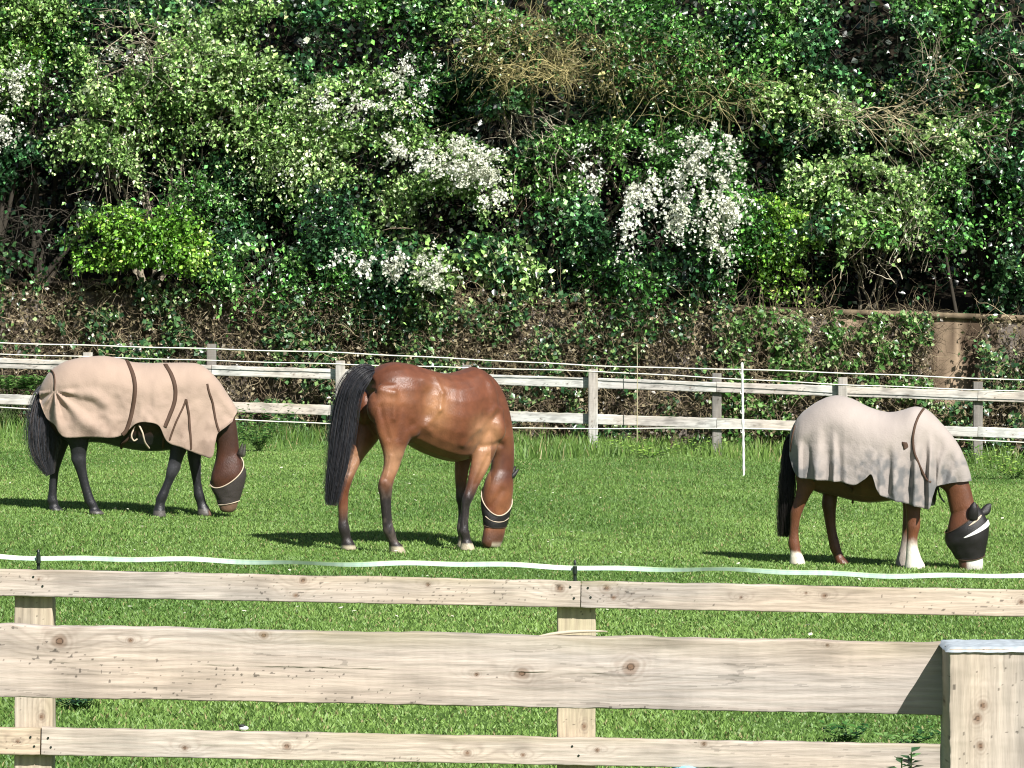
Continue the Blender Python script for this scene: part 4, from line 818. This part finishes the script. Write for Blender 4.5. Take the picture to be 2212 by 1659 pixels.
for q in range(260):
    t = rr.random(); cx, cy = np.interp(t, np.linspace(0, 1, 6), [1028, 1062, 1088, 1102, 1109, 1107]), np.interp(t, np.linspace(0, 1, 6), [792, 812, 850, 895, 950, 1010])
    p = f2.P(cx-1, cy, rr.uniform(-.02, .02)); d = np.array((.03+.05*rr.random(), .10+.08*rr.random(), -.12-.1*rr.random())); k = np.linspace(0, 1, 6)[:, None]
    mm.tube(p+d*k+np.array((0, .05, .02))*np.sin(k*3), [.005, .005, .004, .004, .003, .002], 3, np.array((.022, .016, .014))*(.6+.9*rr.random()), cap=False)
mm.obj('mane', M['hair'], r2, smooth=True)
mask_shell(f2, r2, head2, (.345, .175, 262), (.625, .03, 262), 1.03, [(0, .011, M['rim'], (0, 360)), (.5, .009, M['rim'], (200, 320)), (1, .009, M['strap'], (0, 360))], ears=[[(1103, 1038, 1099, 1033, .015, -.05), (1110, 1033, 1104, 1025, .02, -.06), (1116, 1025, 1111, 1019, .014, -.07), (1121, 1015, 1119, 1012, .004, -.075)], [(1104, 1032, 1100, 1028, .015, .05), (1110, 1027, 1104, 1018, .02, .06), (1113, 1016, 1109, 1011, .014, .07), (1114, 1008, 1112, 1006, .004, .075)]], mm='mask2')  # the partial middle trim stands in for a highlight on the mask

# ---- horse 1: rugged, left
f1 = Frame(270, 39.25, 6)
r1 = empty('horse', (f1.x0, f1.Y, f1.z0), f1.th, label='dark bay horse on the left grazing in a tan fly rug with brown stripes', cat='horse')
b = MB()
sil(f1, b, [(92, 846, 100, 885, .09), (104, 820, 108, 925, .17), (138, 792, 138, 950, .24), (182, 783, 180, 955, .265), (221, 780, 220, 957, .28), (260, 785, 258, 966, .295), (310, 793, 305, 974, .305), (360, 795, 355, 974, .285), (405, 796, 400, 966, .235), (435, 803, 432, 955, .185), (455, 832, 450, 935, .12)], 60, 2.3)
sil(f1, b, [(425, 797, 435, 925, .15), (455, 814, 456, 940, .125), (480, 842, 464, 950, .105), (499, 875, 468, 960, .09), (510, 912, 468, 972, .08), (515, 950, 466, 985, .075), (518, 985, 464, 1003, .075)], 40)
head1 = [(516, 972, 468, 985, .07), (524, 1000, 460, 1012, .09), (528, 1024, 455, 1035, .10), (524, 1048, 459, 1054, .085), (519, 1068, 468, 1072, .068), (515, 1085, 472, 1089, .06), (511, 1098, 475, 1102, .054), (504, 1106, 484, 1107, .035)]
sil(f1, b, head1, 40)
leg(f1, b, -.15, [(150, 880, 42, .4), (160, 925, 36, .45), (169, 955, 23, .6), (170, 978, 17), (170, 992, 16.5), (174, 1008, 13), (179, 1028, 11), (185, 1050, 10.5), (192, 1072, 11.5), (197, 1084, 12.5), (203, 1094, 11), (206, 1098, 14), (210, 1107, 18)])
leg(f1, b, .15, [(140, 890, 38, .4), (138, 930, 32, .45), (132, 958, 18), (124, 985, 15), (119, 1002, 13.5), (117, 1020, 10.5), (115, 1045, 9.5), (113, 1070, 10), (113, 1082, 12), (116, 1092, 11), (118, 1096, 13), (121, 1104, 16.5)])
leg(f1, b, -.13, [(400, 890, 38, .35), (395, 935, 30, .45), (386, 970, 19), (378, 998, 15), (374, 1014, 15), (367, 1032, 11), (358, 1052, 10.5), (350, 1070, 12.5), (346, 1084, 11), (344, 1098, 13), (344, 1112, 15.5)])
leg(f1, b, .13, [(428, 900, 32, .35), (424, 940, 26, .45), (421, 970, 18), (420, 993, 14.5), (422, 1008, 13), (424, 1030, 10.5), (427, 1052, 10), (430, 1070, 12), (435, 1086, 11), (440, 1100, 14), (443, 1115, 17)])
def col1(co, px, py):
    n = fbm(co[:, 0]*3, co[:, 1]*3, co[:, 2]*3, 6); c = np.tile(np.array((.040, .017, .010)), (len(co), 1))*(1+.5*n)[:, None]
    c = mixc(c, (.013, .013, .015), sm(925, 950, py)*(px < 450)); c = mixc(c, (.07, .07, .075), sm(980, 1000, py)*sm(1035, 1015, py)*(px < 450)*sm(.0, .3, n)*.5)
    hd = px > 452; c = mixc(c, (.062, .022, .012), hd*sm(940, 990, py)*.8); c = mixc(c, (.16, .10, .065), hd*sm(1080, 1092, py)*.7)  # neck and head brown darkened for the shade of the rug
    return mixc(c, (.10, .09, .08), (1-sm(.045, .055, co[:, 2]-f1.ground((0, 0, 0))+0*px))*(px < 450)*.8)
fuse('body', b, M['coat'], r1, col1, f1)
hairlock(f1, 'tail', r1, [(112, 832, 8, 0), (101, 850, 20, -.02), (94, 885, 27, -.03), (92, 920, 31, -.04), (92, 955, 31, -.04), (95, 985, 24, -.04), (102, 1008, 15, -.04), (108, 1026, 7, -.04)], 560, (.060, .062, .072), 6, depth=.55, ragged=.3)
def fold1(px, py, u, v, t):
    d = np.hypot(px-118, py-845); an = np.arctan2(py-845, px-118); w_ = np.clip(d/25, 0, 1)*np.exp(-(d/125)**2)*(.6+.8*fbm(px/40, py/40, 0, 12)+.3)
    r_ = .034*w_*np.sin(an*9+.6)*(v < 0)*sm(-.3, .3, an)
    lo = np.clip((u-.5)/.5, 0, 1)**1.5
    r_ = r_+.030*lo*np.sin(px/13.5+1.2*np.sin(px/31)+py/60)*(sm(395, 420, px)+.35)
    r_ = r_+.016*fbm(px/38, py/46, v > 0, 3)*2*np.clip(u*2, 0, 1)+.002*fbm(px/9, py/9, 0, 4)
    r_ = r_+.010*np.sin((px*.62-py*1.0)/11+2.5*fbm(px/50, py/50, 0, 21))*np.exp(-(((px-220)/70)**2+((py-890)/45)**2))+.008*np.sin((px*1.0+py*.5)/6)*np.exp(-(((px-440)/30)**2+((py-930)/50)**2))+.012*sm(250, 290, px)*sm(360, 330, px)*sm(.8, 1, u)*np.sin(px/5)
    return r_
def rugcol(base, dirt, y0, seed):
    def f(co, px, py):
        n = fbm(px/30, py/30, 0, seed); c = np.tile(np.array(base), (len(px), 1))*(1+.12*n)[:, None]
        m = np.clip(sm(y0, y0+90, py+30*n)*(.35+1.0*np.clip(fbm(px/14, py/20, 0, seed+1)*2+.3, 0, 1)), 0, 1); return mixc(c, dirt, m)
    return f
rg1 = rug_mesh(f1, [(85, 843, 86, 868, .08), (92, 828, 100, 905, .13), (104, 809, 118, 920, .19), (118, 796, 128, 938, .225), (144, 782, 142, 947, .25), (182, 774, 180, 947, .27), (221, 771, 215, 947, .285), (256, 776, 248, 947, .295), (281, 783, 270, 938, .30), (300, 786, 292, 918, .305), (318, 787, 315, 914, .31), (345, 786, 343, 922, .30), (380, 786, 362, 957, .27),
    (408, 786, 395, 970, .25), (430, 789, 425, 982, .225), (448, 800, 456, 990, .185), (462, 813, 464, 960, .16), (478, 832, 468, 942, .14), (492, 854, 474, 934, .12), (505, 874, 485, 925, .105), (513, 890, 500, 912, .09)], 230, 110, fold1, rugcol((.35, .262, .205), (.24, .175, .135), 880, 5), r1)
for pth, wd in (([(274, 780), (286, 806), (292, 836), (289, 870), (281, 908), (268, 945)], 8.5), ([(357, 788), (370, 810), (378, 836), (378, 864), (368, 893), (356, 922)], 8.5), ([(447, 829), (452, 850), (460, 875), (464, 900), (468, 918), (474, 934)], 4.5),
                ([(402, 862), (393, 885), (380, 912), (366, 950)], 4), ([(402, 862), (407, 890), (410, 925), (412, 970)], 5), ([(118, 842), (119, 822), (116, 806), (110, 800)], 3)):
    lay(f1, rg1, pth, wd, 'strap', rg1[0], M['strap'])
st = MB()
for (x0, y0, x1, y1, ys) in ((281, 945, 262, 962, -.27), (355, 925, 352, 965, -.26)):
    pts = [f1.P(x0, y0, ys), f1.P((x0+x1)/2, (y0+y1)/2, ys+.02), f1.P(x1, y1, ys+.1), f1.P(x1, y1+6, 0)]; st.tube(pts, .014, 6)
st.obj('belly_strap', M['strap'], rg1[0], smooth=True)
st = MB(); st.tube(cr(np.array([f1.P(300, 918, -.31), f1.P(308, 935, -.325), f1.P(313, 955, -.29), f1.P(322, 968, -.2)]), 14), .009, 6); st.obj('hanging_strap', M['rim'], rg1[0], smooth=True)
st = MB(); st.tube(cr(np.array([f1.P(292, 920, -.31), f1.P(284, 940, -.32), f1.P(289, 952, -.31), f1.P(297, 948, -.31)]), 14), .008, 6); st.obj('hanging_strap', M['rim'], rg1[0], smooth=True)
mask_shell(f1, r1, head1, (.25, .18, 228), (.70, .03, 220), 1.03, [(0, .012, M['rim'], (0, 360)), (1, .011, M['rim'], (0, 360))], ears=[[(517, 985, 511, 980, .02, -.05), (525, 985, 515, 972, .028, -.06), (526, 968, 520, 962, .018, -.065), (525, 958, 523, 957, .005, -.07)], [(522, 988, 515, 982, .02, .05), (530, 985, 521, 975, .028, .06), (531, 970, 526, 965, .018, .065), (531, 960, 529, 959, .005, .07)]])

# ---- horse 3: cob in a cream rug with neck cover, right
f3 = Frame(1860, 35.1, -10)
r3 = empty('horse', (f3.x0, f3.Y, f3.z0), f3.th, label='chestnut cob on the right with white muzzle, in a greyish cream rug with neck cover', cat='horse')
b = MB()
sil(f3, b, [(1714, 935, 1718, 985, .11), (1730, 905, 1730, 1040, .19), (1765, 880, 1762, 1062, .245), (1803, 868, 1800, 1070, .265), (1840, 874, 1835, 1080, .28), (1883, 894, 1875, 1086, .295), (1922, 903, 1915, 1083, .295), (1960, 896, 1955, 1076, .255), (1990, 895, 1985, 1065, .215), (2012, 906, 2010, 1050, .165), (2028, 930, 2022, 1030, .11)], 60, 2.3)
sil(f3, b, [(1985, 893, 1990, 1040, .15), (2018, 913, 2012, 1045, .125), (2046, 947, 2028, 1052, .105), (2070, 988, 2038, 1058, .09), (2088, 1028, 2044, 1066, .082), (2099, 1062, 2048, 1084, .078), (2106, 1092, 2052, 1106, .078)], 40)
head3 = [(2108, 1090, 2056, 1104, .07), (2120, 1112, 2050, 1124, .09), (2127, 1135, 2046, 1147, .10), (2127, 1160, 2050, 1168, .095), (2125, 1183, 2060, 1188, .077), (2124, 1204, 2068, 1207, .066), (2124, 1222, 2072, 1223, .064), (2120, 1234, 2076, 1234, .055), (2108, 1240, 2086, 1240, .035)]
sil(f3, b, head3, 40)
leg(f3, b, -.14, [(1755, 960, 42, .4), (1750, 1005, 36, .45), (1745, 1040, 25, .55), (1736, 1065, 17), (1726, 1088, 14.5), (1720, 1104, 13.5), (1717, 1122, 11), (1715, 1148, 10.5), (1715, 1168, 13), (1718, 1184, 12, .9), (1721, 1195, 15, .95), (1723, 1212, 19, .95)])
leg(f3, b, .14, [(1790, 970, 38, .4), (1800, 1012, 32, .45), (1798, 1045, 20), (1793, 1072, 17), (1791, 1092, 16.5), (1792, 1108, 14), (1795, 1140, 11.5), (1801, 1168, 12), (1805, 1186, 12.5), (1811, 1200, 11.5), (1817, 1209, 14), (1823, 1220, 17)])
leg(f3, b, -.13, [(1985, 1000, 36, .35), (1978, 1050, 26, .5), (1973, 1095, 17), (1973, 1125, 15), (1973, 1142, 15), (1971, 1160, 12), (1970, 1182, 12.5, .9), (1972, 1200, 15, .95), (1974, 1214, 18, .95), (1976, 1226, 22, .95), (1976, 1236, 23, .95)])
leg(f3, b, .12, [(1975, 1000, 30, .35), (1968, 1060, 22, .5), (1965, 1100, 15), (1963, 1138, 14), (1959, 1160, 11), (1956, 1185, 12, .9), (1954, 1204, 16, .95), (1953, 1218, 18, .95), (1952, 1230, 20, .95)])
def col3(co, px, py):
    n = fbm(co[:, 0]*3, co[:, 1]*3, co[:, 2]*3, 6); n2 = fbm(co[:, 0]*14, co[:, 1]*14, co[:, 2]*5, 9); c = np.tile(np.array((.115, .042, .019)), (len(co), 1))*(1+.5*n)[:, None]
    near = co[:, 1] < 0
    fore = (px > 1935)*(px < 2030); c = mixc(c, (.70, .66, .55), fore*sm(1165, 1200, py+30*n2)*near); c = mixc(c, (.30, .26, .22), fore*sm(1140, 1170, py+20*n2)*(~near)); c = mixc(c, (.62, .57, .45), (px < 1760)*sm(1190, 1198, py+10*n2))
    c = mixc(c, (.08, .028, .012), (px > 1760)*(px < 1860)*sm(1000, 1050, py)*.8)  # far hind leg painted darker for the shade under belly and rug
    hd = (px > 2040)*(py > 1100)
    c = mixc(c, (.68, .65, .58), hd*sm(2086, 2094, px+5*n2)*sm(1175, 1190, py)); c = mixc(c, (.10, .045, .03), hd*sm(2090, 2084, px)*sm(1185, 1195, py)); c = mixc(c, (.40, .36, .34), hd*sm(1214, 1232, py+6*n2)*.6*(px > 2088))
    return c
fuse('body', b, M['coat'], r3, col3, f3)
hairlock(f3, 'tail', r3, [(1712, 940, 6, 0), (1705, 960, 9, 0), (1703, 1000, 12, -.02), (1701, 1040, 14, -.03), (1699, 1080, 15, -.04), (1697, 1120, 15, -.04), (1695, 1160, 13, -.04)], 420, (.014, .012, .011), 7, depth=.9, ragged=.1)
def fold3(px, py, u, v, t):
    lo = np.clip((u-.34)/.5, 0, 1)**1.1; a = sm(1715, 1740, px)*sm(1835, 1800, px); b_ = sm(1893, 1915, px)*sm(2030, 2015, px); c_ = sm(2020, 2035, px)
    am = .45+.9*np.clip(.5+fbm(px/26, py/90, 0, 44)*1.6, 0, 1)
    r_ = .062*am*lo*a*np.sin((px+.02*(py-900))/5.6+1.1*np.sin(px/17))+.058*am*lo*b_*np.sin((px+.05*(py-1000))/5.4+1.2*np.sin(px/23))
    r_ = r_+.026*c_*np.clip(u*1.4-.2, 0, 1)*np.sin(px/6+py/13)+.006*fbm(px/30, py/30, v > 0, 3)*2*np.clip(u*2, 0, 1)+.002*fbm(px/9, py/9, 0, 4)
    return r_
rg3 = rug_mesh(f3, [(1709, 932, 1706, 985, .10), (1716, 917, 1712, 1008, .17), (1726, 902, 1720, 1026, .215), (1740, 888, 1732, 1035, .25), (1770, 868, 1762, 1038, .27), (1803, 857, 1790, 1041, .28), (1838, 863, 1820, 1044, .29), (1865, 876, 1846, 1050, .30), (1883, 884, 1868, 1038, .305), (1903, 890, 1884, 1028, .31), (1925, 893, 1898, 1066, .305), (1950, 888, 1922, 1080, .28),
    (1975, 881, 1950, 1088, .25), (1992, 883, 1980, 1096, .225), (2004, 888, 2008, 1101, .19), (2018, 900, 2016, 1075, .16), (2034, 917, 2022, 1056, .14), (2055, 941, 2028, 1052, .12), (2073, 968, 2034, 1050, .108), (2086, 996, 2040, 1049, .10), (2095, 1022, 2045, 1047, .095), (2099, 1041, 2048, 1046, .09)], 260, 110, fold3, rugcol((.345, .30, .27), (.15, .148, .146), 955, 15), r3, flare=.03)
for pth, wd in (([(1995, 884), (1984, 900), (1975, 925), (1972, 950), (1975, 975), (1985, 1005), (1998, 1030), (2010, 1043)], 5), ([(1953, 955), (1957, 968)], 11), ([(1718, 920), (1712, 945), (1708, 975)], 4)):
    lay(f3, rg3, pth, wd, 'strap', rg3[0], M['strap'])
st = MB(); k = [f3.P(1812, 1028, -.31), f3.P(1822, 1042, -.31), f3.P(1834, 1052, -.29), f3.P(1840, 1060, -.2), f3.P(1842, 1086, 0)]; st.tube(cr(np.array(k), 14), .010, 6); st.obj('belly_strap', M['strap'], rg3[0], smooth=True)
st = MB(); k = [f3.P(1760, 1036, -.2), f3.P(1756, 1052, -.1), f3.P(1768, 1062, .0), f3.P(1782, 1066, .08)]; st.tube(cr(np.array(k), 14), .008, 6); st.obj('leg_strap', M['black'], rg3[0], smooth=True)
st = MB(); k = [f3.P(2026, 1050, -.05), f3.P(2030, 1070, -.03), f3.P(2040, 1085, 0)]; st.tube(cr(np.array(k), 10), .008, 6); st.obj('chest_strap', M['black'], rg3[0], smooth=True)
mask_shell(f3, r3, head3, (.14, .13, 200), (.60, .05, 265), 1.07, [(.34, .045, M['white'], (-95, 45)), (.12, .02, M['rim'], (-80, -30)), (0, .010, M['strap'], (0, 360)), (1, .010, M['strap'], (0, 360))], puff=.12, mm='mask2', ears=[[(2112, 1124, 2090, 1122, .03, -.08), (2114, 1110, 2090, 1108, .036, -.09), (2112, 1097, 2095, 1093, .028, -.10), (2108, 1086, 2103, 1084, .008, -.105)], [(2124, 1116, 2112, 1108, .025, .06), (2136, 1110, 2120, 1098, .032, .08), (2141, 1100, 2130, 1089, .02, .10), (2142, 1090, 2139, 1087, .006, .11)]])
bpy.context.view_layer.update()
